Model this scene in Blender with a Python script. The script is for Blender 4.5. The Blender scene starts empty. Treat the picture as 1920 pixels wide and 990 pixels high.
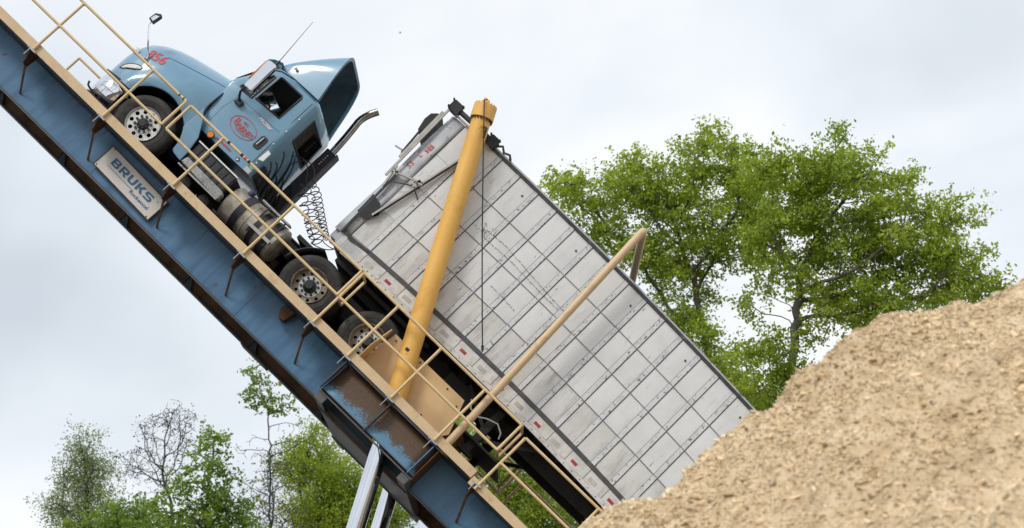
import bpy, bmesh, math, random
import numpy as np
from mathutils import Vector, Matrix, kdtree
R = math.radians
rng = np.random.default_rng(7)
random.seed(7)
sc = bpy.context.scene
COL = sc.collection

# ------------------------------------------------------------------ camera
cam_d = bpy.data.cameras.new('camera')
cam = bpy.data.objects.new('camera', cam_d); COL.objects.link(cam)
cam.location = (0, 0, 3.0)
cam.rotation_euler = (R(90 + 12.995), 0, 0)
cam_d.sensor_width = 36.0
cam_d.lens = 36.0 * 3510 / 1920
cam_d.shift_y = 225 / 1920
cam_d.clip_end = 3000
cam_d.dof.use_dof = True
cam_d.dof.focus_distance = 30.0
cam_d.dof.aperture_fstop = 1.9
sc.camera = cam

# ------------------------------------------------------------------ sky and sun
SUN_EL, SUN_AZ = R(49), R(212)          # azimuth clockwise from +Y: left of and behind the camera
w = bpy.data.worlds.new('World'); sc.world = w; w.use_nodes = True
nt = w.node_tree; nt.nodes.clear()
def wn(t, **k):
    n = nt.nodes.new(t)
    for a, b in k.items(): setattr(n, a, b)
    return n
out = wn('ShaderNodeOutputWorld'); bg = wn('ShaderNodeBackground'); bg.inputs['Strength'].default_value = 0.12
sky = wn('ShaderNodeTexSky', sky_type='NISHITA', sun_disc=False)
sky.sun_elevation = SUN_EL; sky.sun_rotation = SUN_AZ
tc = wn('ShaderNodeTexCoord'); mp = wn('ShaderNodeMapping'); mp.inputs['Scale'].default_value = (1.0, 1.0, 1.7)
mp.inputs['Location'].default_value = (0.52, 4.10, 3.0)
n1 = wn('ShaderNodeTexNoise'); n1.inputs['Scale'].default_value = 3.1; n1.inputs['Detail'].default_value = 5; n1.inputs['Roughness'].default_value = 0.48
n1.inputs['Distortion'].default_value = 0.35
rp = wn('ShaderNodeValToRGB'); e = rp.color_ramp.elements
e[0].position = 0.33; e[0].color = (4.7, 5.08, 5.52, 1)
e[1].position = 0.63; e[1].color = (7.6, 7.66, 7.72, 1)
m1 = rp.color_ramp.elements.new(0.49); m1.color = (6.2, 6.55, 6.95, 1)
n2 = wn('ShaderNodeTexNoise'); n2.inputs['Scale'].default_value = 1.9; n2.inputs['Detail'].default_value = 3
r2 = wn('ShaderNodeValToRGB'); r2.color_ramp.elements[0].position = 0.25; r2.color_ramp.elements[0].color = (0.86, 0.86, 0.86, 1)
r2.color_ramp.elements[1].position = 0.6; r2.color_ramp.elements[1].color = (1, 1, 1, 1)
mx = wn('ShaderNodeMix', data_type='RGBA')
L = nt.links.new
L(tc.outputs['Generated'], mp.inputs['Vector']); L(mp.outputs[0], n1.inputs['Vector']); L(n1.outputs['Fac'], rp.inputs[0])
L(mp.outputs[0], n2.inputs['Vector']); L(n2.outputs['Fac'], r2.inputs[0]); L(r2.outputs[0], mx.inputs[0])
L(sky.outputs[0], mx.inputs[6]); L(rp.outputs[0], mx.inputs[7]); L(mx.outputs[2], bg.inputs['Color']); L(bg.outputs[0], out.inputs[0])
sd = bpy.data.lights.new('sun', 'SUN'); sd.energy = 1.5; sd.angle = R(14); sd.color = (1.0, 0.965, 0.91)
sun = bpy.data.objects.new('sun', sd); COL.objects.link(sun)
sv = Vector((math.sin(SUN_AZ) * math.cos(SUN_EL), math.cos(SUN_AZ) * math.cos(SUN_EL), math.sin(SUN_EL)))
sun.rotation_euler = sv.to_track_quat('Z', 'Y').to_euler(); sun.location = (-20, -20, 40)
sc.view_settings.view_transform = 'Standard'; sc.view_settings.look = 'None'
sc.view_settings.exposure = 0.24; sc.view_settings.gamma = 1.0; sc.view_settings.use_curve_mapping = False
sc.cycles.max_bounces = 8; sc.cycles.transparent_max_bounces = 16

# ------------------------------------------------------------------ materials
def mat(name, cols, scale=3.0, vec=(1, 1, 1), rough=0.5, metal=0.0, detail=6.0, pos=None, nrough=0.6,
        rust=None, bump=0.0, bump_scale=40, coat=0.0, rnd=0.0, island=0.0, trans=0.0, rvar=0.0, spec=0.5, dist=0.0):
    """noise ramp through cols; rust=(colour, scale, lo, hi, stretch) overlay; rnd = value variation by object, island = by mesh island"""
    m = bpy.data.materials.new(name); m.use_nodes = True
    t = m.node_tree; N = t.nodes; N.clear(); lk = t.links.new
    o = N.new('ShaderNodeOutputMaterial'); p = N.new('ShaderNodeBsdfPrincipled')
    p.inputs['Roughness'].default_value = rough; p.inputs['Metallic'].default_value = metal
    p.inputs['Coat Weight'].default_value = coat; p.inputs['Coat Roughness'].default_value = 0.08
    p.inputs['Specular IOR Level'].default_value = spec
    c = N.new('ShaderNodeTexCoord'); mpn = N.new('ShaderNodeMapping'); mpn.inputs['Scale'].default_value = vec
    lk(c.outputs['Object'], mpn.inputs[0])
    if rnd:
        oi = N.new('ShaderNodeObjectInfo'); ml = N.new('ShaderNodeMath'); ml.operation = 'MULTIPLY'; ml.inputs[1].default_value = 57.0
        lk(oi.outputs['Random'], ml.inputs[0]); cb = N.new('ShaderNodeCombineXYZ'); lk(ml.outputs[0], cb.inputs[1]); lk(cb.outputs[0], mpn.inputs['Location'])
    ns = N.new('ShaderNodeTexNoise'); ns.inputs['Scale'].default_value = scale; ns.inputs['Detail'].default_value = detail
    ns.inputs['Roughness'].default_value = nrough; ns.inputs['Distortion'].default_value = dist
    lk(mpn.outputs[0], ns.inputs['Vector'])
    rmp = N.new('ShaderNodeValToRGB'); el = rmp.color_ramp.elements
    if pos is None: pos = [0.32 + 0.36 * i / max(1, len(cols) - 1) for i in range(len(cols))]
    while len(el) < len(cols): el.new(0.5)
    for i, (q, cc) in enumerate(zip(pos, cols)): el[i].position = q; el[i].color = (*cc, 1)
    lk(ns.outputs['Fac'], rmp.inputs[0]); col = rmp.outputs[0]
    rl = rust if isinstance(rust, list) else ([rust] if rust else [])
    for ru in rl:
        rc, rs, lo, hi, st = ru
        mp2 = N.new('ShaderNodeMapping'); mp2.inputs['Scale'].default_value = st; mp2.inputs['Location'].default_value = (3.1, 0.7, 1.9)
        lk(c.outputs['Object'], mp2.inputs[0])
        if rnd: lk(cb.outputs[0], mp2.inputs['Location'])
        nr = N.new('ShaderNodeTexNoise'); nr.inputs['Scale'].default_value = rs; nr.inputs['Detail'].default_value = 9; nr.inputs['Roughness'].default_value = 0.68
        lk(mp2.outputs[0], nr.inputs['Vector'])
        rr = N.new('ShaderNodeMapRange'); rr.inputs[1].default_value = lo; rr.inputs[2].default_value = hi
        lk(nr.outputs['Fac'], rr.inputs[0])
        mm = N.new('ShaderNodeMix'); mm.data_type = 'RGBA'; lk(rr.outputs[0], mm.inputs[0]); lk(col, mm.inputs[6]); mm.inputs[7].default_value = (*rc, 1)
        col = mm.outputs[2]
    src = None
    if rnd: src = oi.outputs['Random']; amt = rnd
    if island:
        g = N.new('ShaderNodeNewGeometry'); src = g.outputs['Random Per Island']; amt = island
    if src is not None:
        hs = N.new('ShaderNodeHueSaturation'); mr = N.new('ShaderNodeMapRange'); mr.inputs[3].default_value = 1 - amt; mr.inputs[4].default_value = 1 + amt
        lk(src, mr.inputs[0]); lk(mr.outputs[0], hs.inputs['Value']); lk(col, hs.inputs['Color']); col = hs.outputs[0]
        if island:
            m3 = N.new('ShaderNodeMath'); m3.operation = 'MULTIPLY'; m3.inputs[1].default_value = 7.31
            fr = N.new('ShaderNodeMath'); fr.operation = 'FRACT'; lk(src, m3.inputs[0]); lk(m3.outputs[0], fr.inputs[0])
            mr2 = N.new('ShaderNodeMapRange'); mr2.inputs[3].default_value = 0.486; mr2.inputs[4].default_value = 0.507
            lk(fr.outputs[0], mr2.inputs[0]); lk(mr2.outputs[0], hs.inputs['Hue'])
    lk(col, p.inputs['Base Color'])
    if rvar:
        mr3 = N.new('ShaderNodeMapRange'); mr3.inputs[3].default_value = max(0.02, rough - rvar); mr3.inputs[4].default_value = min(1, rough + rvar)
        mr3.inputs[1].default_value = 0.3; mr3.inputs[2].default_value = 0.7
        lk(ns.outputs['Fac'], mr3.inputs[0]); lk(mr3.outputs[0], p.inputs['Roughness'])
    if bump:
        nb = N.new('ShaderNodeTexNoise'); nb.inputs['Scale'].default_value = bump_scale; nb.inputs['Detail'].default_value = 5
        lk(c.outputs['Object'], nb.inputs['Vector'])
        bp = N.new('ShaderNodeBump'); bp.inputs['Strength'].default_value = bump; bp.inputs['Distance'].default_value = 0.02
        lk(nb.outputs['Fac'], bp.inputs['Height']); lk(bp.outputs[0], p.inputs['Normal'])
    if trans:
        tr = N.new('ShaderNodeBsdfTranslucent'); lk(col, tr.inputs[0]); ms = N.new('ShaderNodeMixShader'); ms.inputs[0].default_value = trans
        lk(p.outputs[0], ms.inputs[1]); lk(tr.outputs[0], ms.inputs[2]); lk(ms.outputs[0], o.inputs[0])
    else: lk(p.outputs[0], o.inputs[0])
    return m

RUST = (0.085, 0.036, 0.014); DRT = (0.11, 0.085, 0.06)
M = {}
M['blue'] = mat('blue_steel', [(0.045, 0.125, 0.235), (0.068, 0.175, 0.31), (0.095, 0.22, 0.365)], 2.2, (2.2, 1, 0.28), 0.42,
                rust=[(RUST, 3.0, 0.60, 0.70, (1.4, 1, 1.2)), ((0.16, 0.26, 0.35), 7, 0.60, 0.82, (3.0, 1, 0.12))], rvar=0.15, bump=0.05)
M['bluebox'] = mat('weathered_blue_steel', [(0.06, 0.15, 0.24), (0.13, 0.29, 0.42)], 5, (1, 1, 1), 0.5,
                rust=[((0.10, 0.052, 0.024), 5.0, 0.46, 0.56, (1, 1, 1.4)), ((0.05, 0.028, 0.016), 24, 0.52, 0.60, (1, 1, 1))], bump=0.2)
M['darkblue'] = mat('dark_blue_steel', [(0.025, 0.04, 0.06), (0.05, 0.075, 0.10)], 3, (1, 1, 1), 0.5, rust=(RUST, 4, 0.52, 0.7, (1, 1, 1)))
M['steel'] = mat('dark_steel', [(0.05, 0.052, 0.055), (0.10, 0.105, 0.11)], 6, (1, 1, 1), 0.5, rust=(RUST, 6, 0.58, 0.75, (1, 1, 1)))
M['plate'] = mat('dark_bare_plate', [(0.075, 0.075, 0.078), (0.13, 0.128, 0.13)], 2.5, (1, 1, 1), 0.45, rust=(RUST, 3, 0.55, 0.75, (1, 1, 1)))
M['under'] = mat('rusty_underside', [(0.05, 0.028, 0.014), (0.11, 0.06, 0.028), (0.16, 0.085, 0.036)], 3, (1, 1, 1), 0.75, rust=(((0.05, 0.07, 0.09)), 2, 0.60, 0.8, (1, 1, 1)))
M['rust'] = mat('rusty_plate', [(0.055, 0.026, 0.012), (0.14, 0.065, 0.026)], 9, (1, 1, 1), 0.8)
M['galv'] = mat('galvanised_plate', [(0.30, 0.34, 0.38), (0.42, 0.46, 0.50)], 8, (1, 1, 1), 0.4, metal=0.4)
M['tan'] = mat('tan_paint', [(0.60, 0.43, 0.25), (0.68, 0.50, 0.30)], 3, (1, 1, 1), 0.45,
               rust=[((0.40, 0.27, 0.13), 5, 0.56, 0.8, (1, 1, 1)), ((0.16, 0.09, 0.04), 14, 0.70, 0.75, (1, 1, 1)), ((0.70, 0.46, 0.12), 1.6, 0.60, 0.75, (1, 1, 1))], rvar=0.1)
M['rail'] = mat('tan_rail_paint', [(0.66, 0.475, 0.235), (0.73, 0.55, 0.31)], 5, (1, 1, 1), 0.4,
               rust=[((0.22, 0.14, 0.07), 11, 0.66, 0.74, (1, 1, 1)), ((0.66, 0.40, 0.10), 1.5, 0.58, 0.7, (1, 1, 1))])
M['guard'] = mat('tan_sheet', [(0.64, 0.42, 0.20), (0.70, 0.47, 0.235)], 2, (1, 1, 1), 0.5, rust=((0.45, 0.27, 0.10), 6, 0.62, 0.9, (1, 1, 1)))
M['yellow'] = mat('yellow_barrel_paint', [(0.78, 0.43, 0.085), (0.84, 0.49, 0.12)], 2, (1, 1, 1), 0.42,
               rust=[((0.66, 0.30, 0.05), 2.5, 0.54, 0.72, (1, 1, 0.5)), ((0.26, 0.11, 0.03), 16, 0.655, 0.71, (1, 1, 0.35)), ((0.20, 0.10, 0.04), 5, 0.67, 0.72, (2.5, 2.5, 0.5))], rvar=0.12)
M['chrome'] = mat('polished_chrome', [(0.66, 0.69, 0.74), (0.74, 0.76, 0.80)], 3, (1, 1, 1), 0.07, metal=1.0)
M['stackm'] = mat('heat_stained_chrome', [(0.16, 0.14, 0.12), (0.50, 0.48, 0.46)], 3, (1, 1, 1), 0.2, metal=1.0)
M['alloy'] = mat('polished_wheel', [(0.50, 0.49, 0.46), (0.66, 0.65, 0.62)], 9, (1, 1, 1), 0.38, metal=0.55, rust=((0.26, 0.20, 0.14), 7, 0.55, 0.8, (1, 1, 1)))
M['alloyd'] = mat('dirty_wheel', [(0.26, 0.21, 0.155), (0.42, 0.36, 0.28)], 8, (1, 1, 1), 0.55, metal=0.35, rust=((0.10, 0.06, 0.035), 6, 0.50, 0.7, (1, 1, 1)))
M['rubber'] = mat('tyre_rubber', [(0.018, 0.017, 0.016), (0.042, 0.039, 0.036)], 9, (1, 1, 1), 0.75, rust=((0.085, 0.075, 0.065), 4, 0.5, 0.75, (1, 1, 1)), bump=0.1)
M['black'] = mat('black_metal', [(0.008, 0.008, 0.009), (0.020, 0.020, 0.022)], 8, (1, 1, 1), 0.55)
M['grease'] = mat('greasy_black_frame', [(0.006, 0.006, 0.006), (0.022, 0.019, 0.016)], 5, (1, 1, 1), 0.7)
M['plastic'] = mat('black_plastic', [(0.014, 0.015, 0.017), (0.030, 0.032, 0.036)], 6, (1, 1, 1), 0.42)
M['paint'] = mat('blue_truck_paint', [(0.145, 0.295, 0.42), (0.165, 0.325, 0.455)], 1.6, (1, 1, 1), 0.36, coat=0.6,
                 rust=((0.24, 0.34, 0.40), 3.0, 0.58, 0.85, (1, 1, 1)), rvar=0.06)
M['paintshade'] = mat('fairing_inner_shade', [(0.025, 0.060, 0.085), (0.05, 0.095, 0.12)], 4, (1, 1, 1), 0.7, rust=((0.10, 0.06, 0.035), 3, 0.58, 0.7, (1, 1, 1)))  # truck paint darkened to carry the shade inside the deflector, with brown spots
M['interior'] = mat('cab_trim', [(0.020, 0.021, 0.022), (0.035, 0.034, 0.033)], 6, (1, 1, 1), 0.8)
M['red'] = mat('red_vinyl', [(0.52, 0.055, 0.06), (0.60, 0.075, 0.08)], 8, (1, 1, 1), 0.5)
M['redref'] = mat('red_reflector', [(0.34, 0.03, 0.03), (0.46, 0.05, 0.045)], 8, (1, 1, 1), 0.35)
M['white'] = mat('white_vinyl', [(0.74, 0.74, 0.73), (0.82, 0.82, 0.81)], 8, (1, 1, 1), 0.4)
M['greent'] = mat('green_sticker', [(0.13, 0.42, 0.24), (0.17, 0.5, 0.30)], 8, (1, 1, 1), 0.5)
M['amber'] = mat('amber_lens', [(0.72, 0.20, 0.02), (0.82, 0.27, 0.03)], 8, (1, 1, 1), 0.2)
M['lens'] = mat('headlight_lens', [(0.68, 0.68, 0.66), (0.82, 0.80, 0.77)], 12, (1, 1, 1), 0.1, coat=0.6, rust=((0.66, 0.42, 0.26), 4, 0.55, 0.75, (1, 1, 1)))
M['tankm'] = mat('dirty_aluminium_tank', [(0.27, 0.235, 0.19), (0.43, 0.385, 0.32), (0.57, 0.53, 0.465)], 5, (1, 1, 1), 0.5, metal=0.35,
                 rust=((0.12, 0.10, 0.08), 3.5, 0.52, 0.72, (1, 1, 1)))
M['tread'] = mat('worn_tread_plate', [(0.24, 0.24, 0.23), (0.46, 0.46, 0.45)], 30, (1, 1, 1), 0.5, metal=0.3, rust=((0.10, 0.085, 0.07), 6, 0.54, 0.7, (1, 1, 1)), bump=0.3, bump_scale=90)
M['panel'] = mat('white_trailer_sheet', [(0.62, 0.62, 0.61), (0.69, 0.69, 0.685), (0.73, 0.73, 0.73)], 1.5, (1, 1, 1), 0.42, rnd=0.0,
                 rust=[((0.44, 0.43, 0.41), 3.4, 0.57, 0.85, (2.2, 1, 0.5)), ((0.20, 0.19, 0.18), 13, 0.635, 0.71, (1.6, 1, 0.3)), ((0.14, 0.135, 0.13), 7, 0.70, 0.735, (0.9, 1, 2.2)), ((0.74, 0.74, 0.73), 6, 0.67, 0.74, (1, 1, 1))], bump=0.03, bump_scale=8)
M['panelrow'] = mat('grimy_trailer_sheet', [(0.55, 0.535, 0.505), (0.62, 0.61, 0.585), (0.67, 0.665, 0.65)], 1.5, (1, 1, 1), 0.45, rnd=0.0,
                 rust=[((0.31, 0.29, 0.26), 3.0, 0.50, 0.78, (2.2, 1, 0.5)), ((0.16, 0.15, 0.14), 13, 0.64, 0.71, (1.6, 1, 0.3)), ((0.10, 0.095, 0.09), 26, 0.66, 0.71, (1, 1, 1))], bump=0.03, bump_scale=8)
M['post'] = mat('riveted_trailer_post', [(0.61, 0.61, 0.625), (0.69, 0.69, 0.70)], 3, (1, 1, 0.6), 0.42, rnd=0.0,
                rust=[((0.10, 0.10, 0.105), 24, 0.575, 0.63, (1, 1, 0.8)), ((0.40, 0.40, 0.41), 6, 0.5, 0.75, (1, 1, 1))])
M['seam'] = mat('dark_trailer_seam', [(0.045, 0.045, 0.045), (0.095, 0.095, 0.095)], 9, (1, 1, 1), 0.6)
M['ghost'] = mat('faded_sheet_joint', [(0.25, 0.245, 0.24), (0.36, 0.355, 0.35)], 5, (1, 1, 1), 0.6)
M['crease'] = mat('grey_sheet_crease', [(0.15, 0.15, 0.15), (0.27, 0.27, 0.27)], 5, (1, 1, 1), 0.6)
M['rub'] = mat('dark_rub_rail', [(0.050, 0.050, 0.050), (0.085, 0.084, 0.080)], 7, (1, 1, 1), 0.6, rust=((0.16, 0.155, 0.15), 4, 0.55, 0.8, (1, 1, 1)))
M['rail_white'] = mat('dirty_white_rail', [(0.50, 0.47, 0.43), (0.64, 0.62, 0.58), (0.70, 0.685, 0.66)], 4, (1, 1, 1), 0.45, rnd=0.04,
                rust=[((0.24, 0.22, 0.19), 9, 0.60, 0.74, (1, 1, 1)), ((0.40, 0.37, 0.32), 3, 0.5, 0.75, (1, 1, 1))])
M['alu'] = mat('scuffed_aluminium', [(0.36, 0.375, 0.40), (0.50, 0.515, 0.545)], 4, (1, 1, 1), 0.5, metal=0.0,
               rust=((0.10, 0.10, 0.10), 7, 0.58, 0.70, (1, 1, 1)))
M['alubar'] = mat('grey_bar', [(0.40, 0.38, 0.35), (0.54, 0.52, 0.49)], 6, (1, 1, 1), 0.5, rust=((0.12, 0.11, 0.10), 8, 0.60, 0.72, (1, 1, 1)))
M['tarp'] = mat('dark_top_tarp', [(0.025, 0.026, 0.03), (0.06, 0.062, 0.066)], 5, (1, 1, 1), 0.55, rust=((0.20, 0.20, 0.20), 6, 0.58, 0.75, (1, 1, 1)))
M['signw'] = mat('sign_face', [(0.60, 0.56, 0.52), (0.66, 0.62, 0.58)], 2, (1, 1, 1), 0.5, rust=((0.30, 0.20, 0.12), 9, 0.72, 0.8, (1, 1, 1)))
M['signb'] = mat('sign_blue', [(0.018, 0.115, 0.235), (0.024, 0.135, 0.265)], 5, (1, 1, 1), 0.45)
M['bark'] = mat('grey_bark', [(0.075, 0.067, 0.058), (0.16, 0.145, 0.125)], 6, (1, 1, 0.3), 0.85, bump=0.5, bump_scale=20)
M['barkd'] = mat('dark_bark', [(0.045, 0.038, 0.034), (0.085, 0.073, 0.065)], 6, (1, 1, 0.3), 0.85, bump=0.4, bump_scale=20)
M['leaf'] = mat('fresh_green_leaf', [(0.23, 0.33, 0.032), (0.36, 0.475, 0.045), (0.47, 0.57, 0.07)], 0.55, (1, 1, 1), 0.55, trans=0.48, island=0.30, detail=3)
M['leafb'] = mat('bright_green_leaf', [(0.16, 0.27, 0.03), (0.27, 0.40, 0.05)], 0.6, (1, 1, 1), 0.5, trans=0.42, island=0.28, detail=3)
M['leafg'] = mat('grey_green_leaf', [(0.22, 0.29, 0.12), (0.32, 0.39, 0.16)], 0.6, (1, 1, 1), 0.6, trans=0.35, island=0.28, detail=3)
M['bud'] = mat('olive_bud', [(0.085, 0.095, 0.040), (0.14, 0.145, 0.06)], 0.6, (1, 1, 1), 0.6, trans=0.3, island=0.3, detail=3)
M['woods'] = mat('added_woods', [(0.03, 0.05, 0.015), (0.06, 0.09, 0.025)], 0.5, (1, 1, 1), 0.9)
M['chip'] = mat('wood_chip', [(0.59, 0.445, 0.25), (0.76, 0.61, 0.385), (0.84, 0.72, 0.51)], 0.7, (1, 1, 1), 0.75, island=0.40, detail=4)
M['mound'] = mat('sawdust', [(0.38, 0.26, 0.14), (0.63, 0.48, 0.30), (0.77, 0.62, 0.43)], 5, (1, 1, 1), 0.85, bump=0.9, bump_scale=26, nrough=0.72, detail=10)
M['soil'] = mat('yard_ground', [(0.06, 0.052, 0.040), (0.09, 0.075, 0.055), (0.12, 0.10, 0.072)], 0.4, (1, 1, 1), 0.9, bump=0.4, bump_scale=3)
M['hose'] = mat('black_hose', [(0.010, 0.010, 0.012), (0.022, 0.022, 0.025)], 9, (1, 1, 1), 0.45)
M['hosered'] = mat('dull_red_hose', [(0.07, 0.022, 0.018), (0.11, 0.035, 0.028)], 9, (1, 1, 1), 0.5)
M['hoseblue'] = mat('dull_blue_hose', [(0.02, 0.03, 0.07), (0.03, 0.045, 0.10)], 9, (1, 1, 1), 0.5)
M['feather'] = mat('dark_feather', [(0.03, 0.03, 0.03), (0.06, 0.06, 0.06)], 9, (1, 1, 1), 0.7)
def glass(name, tint, f):
    m = bpy.data.materials.new(name); m.use_nodes = True; t = m.node_tree; t.nodes.clear()
    o = t.nodes.new('ShaderNodeOutputMaterial'); ms = t.nodes.new('ShaderNodeMixShader'); ms.inputs[0].default_value = f
    a = t.nodes.new('ShaderNodeBsdfTransparent'); a.inputs[0].default_value = (*tint, 1)
    b = t.nodes.new('ShaderNodeBsdfGlossy'); b.inputs['Roughness'].default_value = 0.03
    fr = t.nodes.new('ShaderNodeLayerWeight'); fr.inputs[0].default_value = f
    t.links.new(fr.outputs['Fresnel'], ms.inputs[0])
    t.links.new(a.outputs[0], ms.inputs[1]); t.links.new(b.outputs[0], ms.inputs[2]); t.links.new(ms.outputs[0], o.inputs[0]); return m
M['glass'] = glass('clear_window_glass', (0.90, 0.93, 0.93), 0.12)
M['tint'] = glass('tinted_window_glass', (0.50, 0.56, 0.55), 0.32)

def pocket_mat():
    m = M['bluebox']; t = m.node_tree; N = t.nodes; lk = t.links.new
    p = next(n for n in N if n.type == 'BSDF_PRINCIPLED'); c = N.new('ShaderNodeTexCoord'); sp = N.new('ShaderNodeSeparateXYZ'); lk(c.outputs['Object'], sp.inputs[0])
    big = N.new('ShaderNodeTexNoise'); big.inputs['Scale'].default_value = 2.6; big.inputs['Detail'].default_value = 4; lk(c.outputs['Object'], big.inputs['Vector'])
    fine = N.new('ShaderNodeTexNoise'); fine.inputs['Scale'].default_value = 34; fine.inputs['Detail'].default_value = 6; lk(c.outputs['Object'], fine.inputs['Vector'])
    def ma(op, a, b):
        n = N.new('ShaderNodeMath'); n.operation = op
        for i, q in enumerate((a, b)):
            if isinstance(q, (int, float)): n.inputs[i].default_value = q
            else: lk(q, n.inputs[i])
        return n.outputs[0]
    s_ = ma('ADD', ma('ADD', sp.outputs[2], ma('MULTIPLY', ma('SUBTRACT', big.outputs[0], 0.5), 0.75)), ma('MULTIPLY', ma('SUBTRACT', fine.outputs[0], 0.5), 0.5))
    mr = N.new('ShaderNodeMapRange'); mr.inputs[1].default_value = -0.50; mr.inputs[2].default_value = -0.40; lk(s_, mr.inputs[0])
    mr2 = N.new('ShaderNodeMapRange'); mr2.inputs[1].default_value = -0.585; mr2.inputs[2].default_value = -0.60; lk(sp.outputs[2], mr2.inputs[0])
    f = ma('MAXIMUM', mr.outputs[0], mr2.outputs[0])
    mx_ = N.new('ShaderNodeMix'); mx_.data_type = 'RGBA'; lk(f, mx_.inputs[0]); mx_.inputs[6].default_value = (0.10, 0.225, 0.345, 1)
    rr = N.new('ShaderNodeValToRGB'); rr.color_ramp.elements[0].color = (0.075, 0.042, 0.020, 1); rr.color_ramp.elements[1].color = (0.125, 0.072, 0.036, 1)
    rr.color_ramp.elements[0].position = 0.35; rr.color_ramp.elements[1].position = 0.68
    lk(fine.outputs[0], rr.inputs[0]); lk(rr.outputs[0], mx_.inputs[7]); lk(mx_.outputs[2], p.inputs['Base Color'])
def streak_mat():
    m = M['blue']; t = m.node_tree; N = t.nodes; lk = t.links.new
    p = next(n for n in N if n.type == 'BSDF_PRINCIPLED'); src = p.inputs['Base Color'].links[0].from_socket
    c = N.new('ShaderNodeTexCoord'); sp = N.new('ShaderNodeSeparateXYZ'); lk(c.outputs['Object'], sp.inputs[0])
    mp_ = N.new('ShaderNodeMapping'); mp_.inputs['Scale'].default_value = (9, 1, 0.9); lk(c.outputs['Object'], mp_.inputs[0])
    ns = N.new('ShaderNodeTexNoise'); ns.inputs['Scale'].default_value = 1.0; ns.inputs['Detail'].default_value = 7; ns.inputs['Roughness'].default_value = 0.65; lk(mp_.outputs[0], ns.inputs['Vector'])
    a = N.new('ShaderNodeMath'); a.operation = 'MULTIPLY_ADD'; a.inputs[1].default_value = 0.42; a.inputs[2].default_value = 0.0; lk(sp.outputs[2], a.inputs[0])
    b = N.new('ShaderNodeMath'); b.operation = 'ADD'; lk(a.outputs[0], b.inputs[0]); lk(ns.outputs['Fac'], b.inputs[1])
    mr = N.new('ShaderNodeMapRange'); mr.inputs[1].default_value = 0.52; mr.inputs[2].default_value = 0.66; mr.inputs[4].default_value = 0.65; lk(b.outputs[0], mr.inputs[0])
    mx_ = N.new('ShaderNodeMix'); mx_.data_type = 'RGBA'; lk(mr.outputs[0], mx_.inputs[0]); lk(src, mx_.inputs[6]); mx_.inputs[7].default_value = (0.06, 0.035, 0.022, 1)
    lk(mx_.outputs[2], p.inputs['Base Color'])
streak_mat()
pocket_mat()
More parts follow.
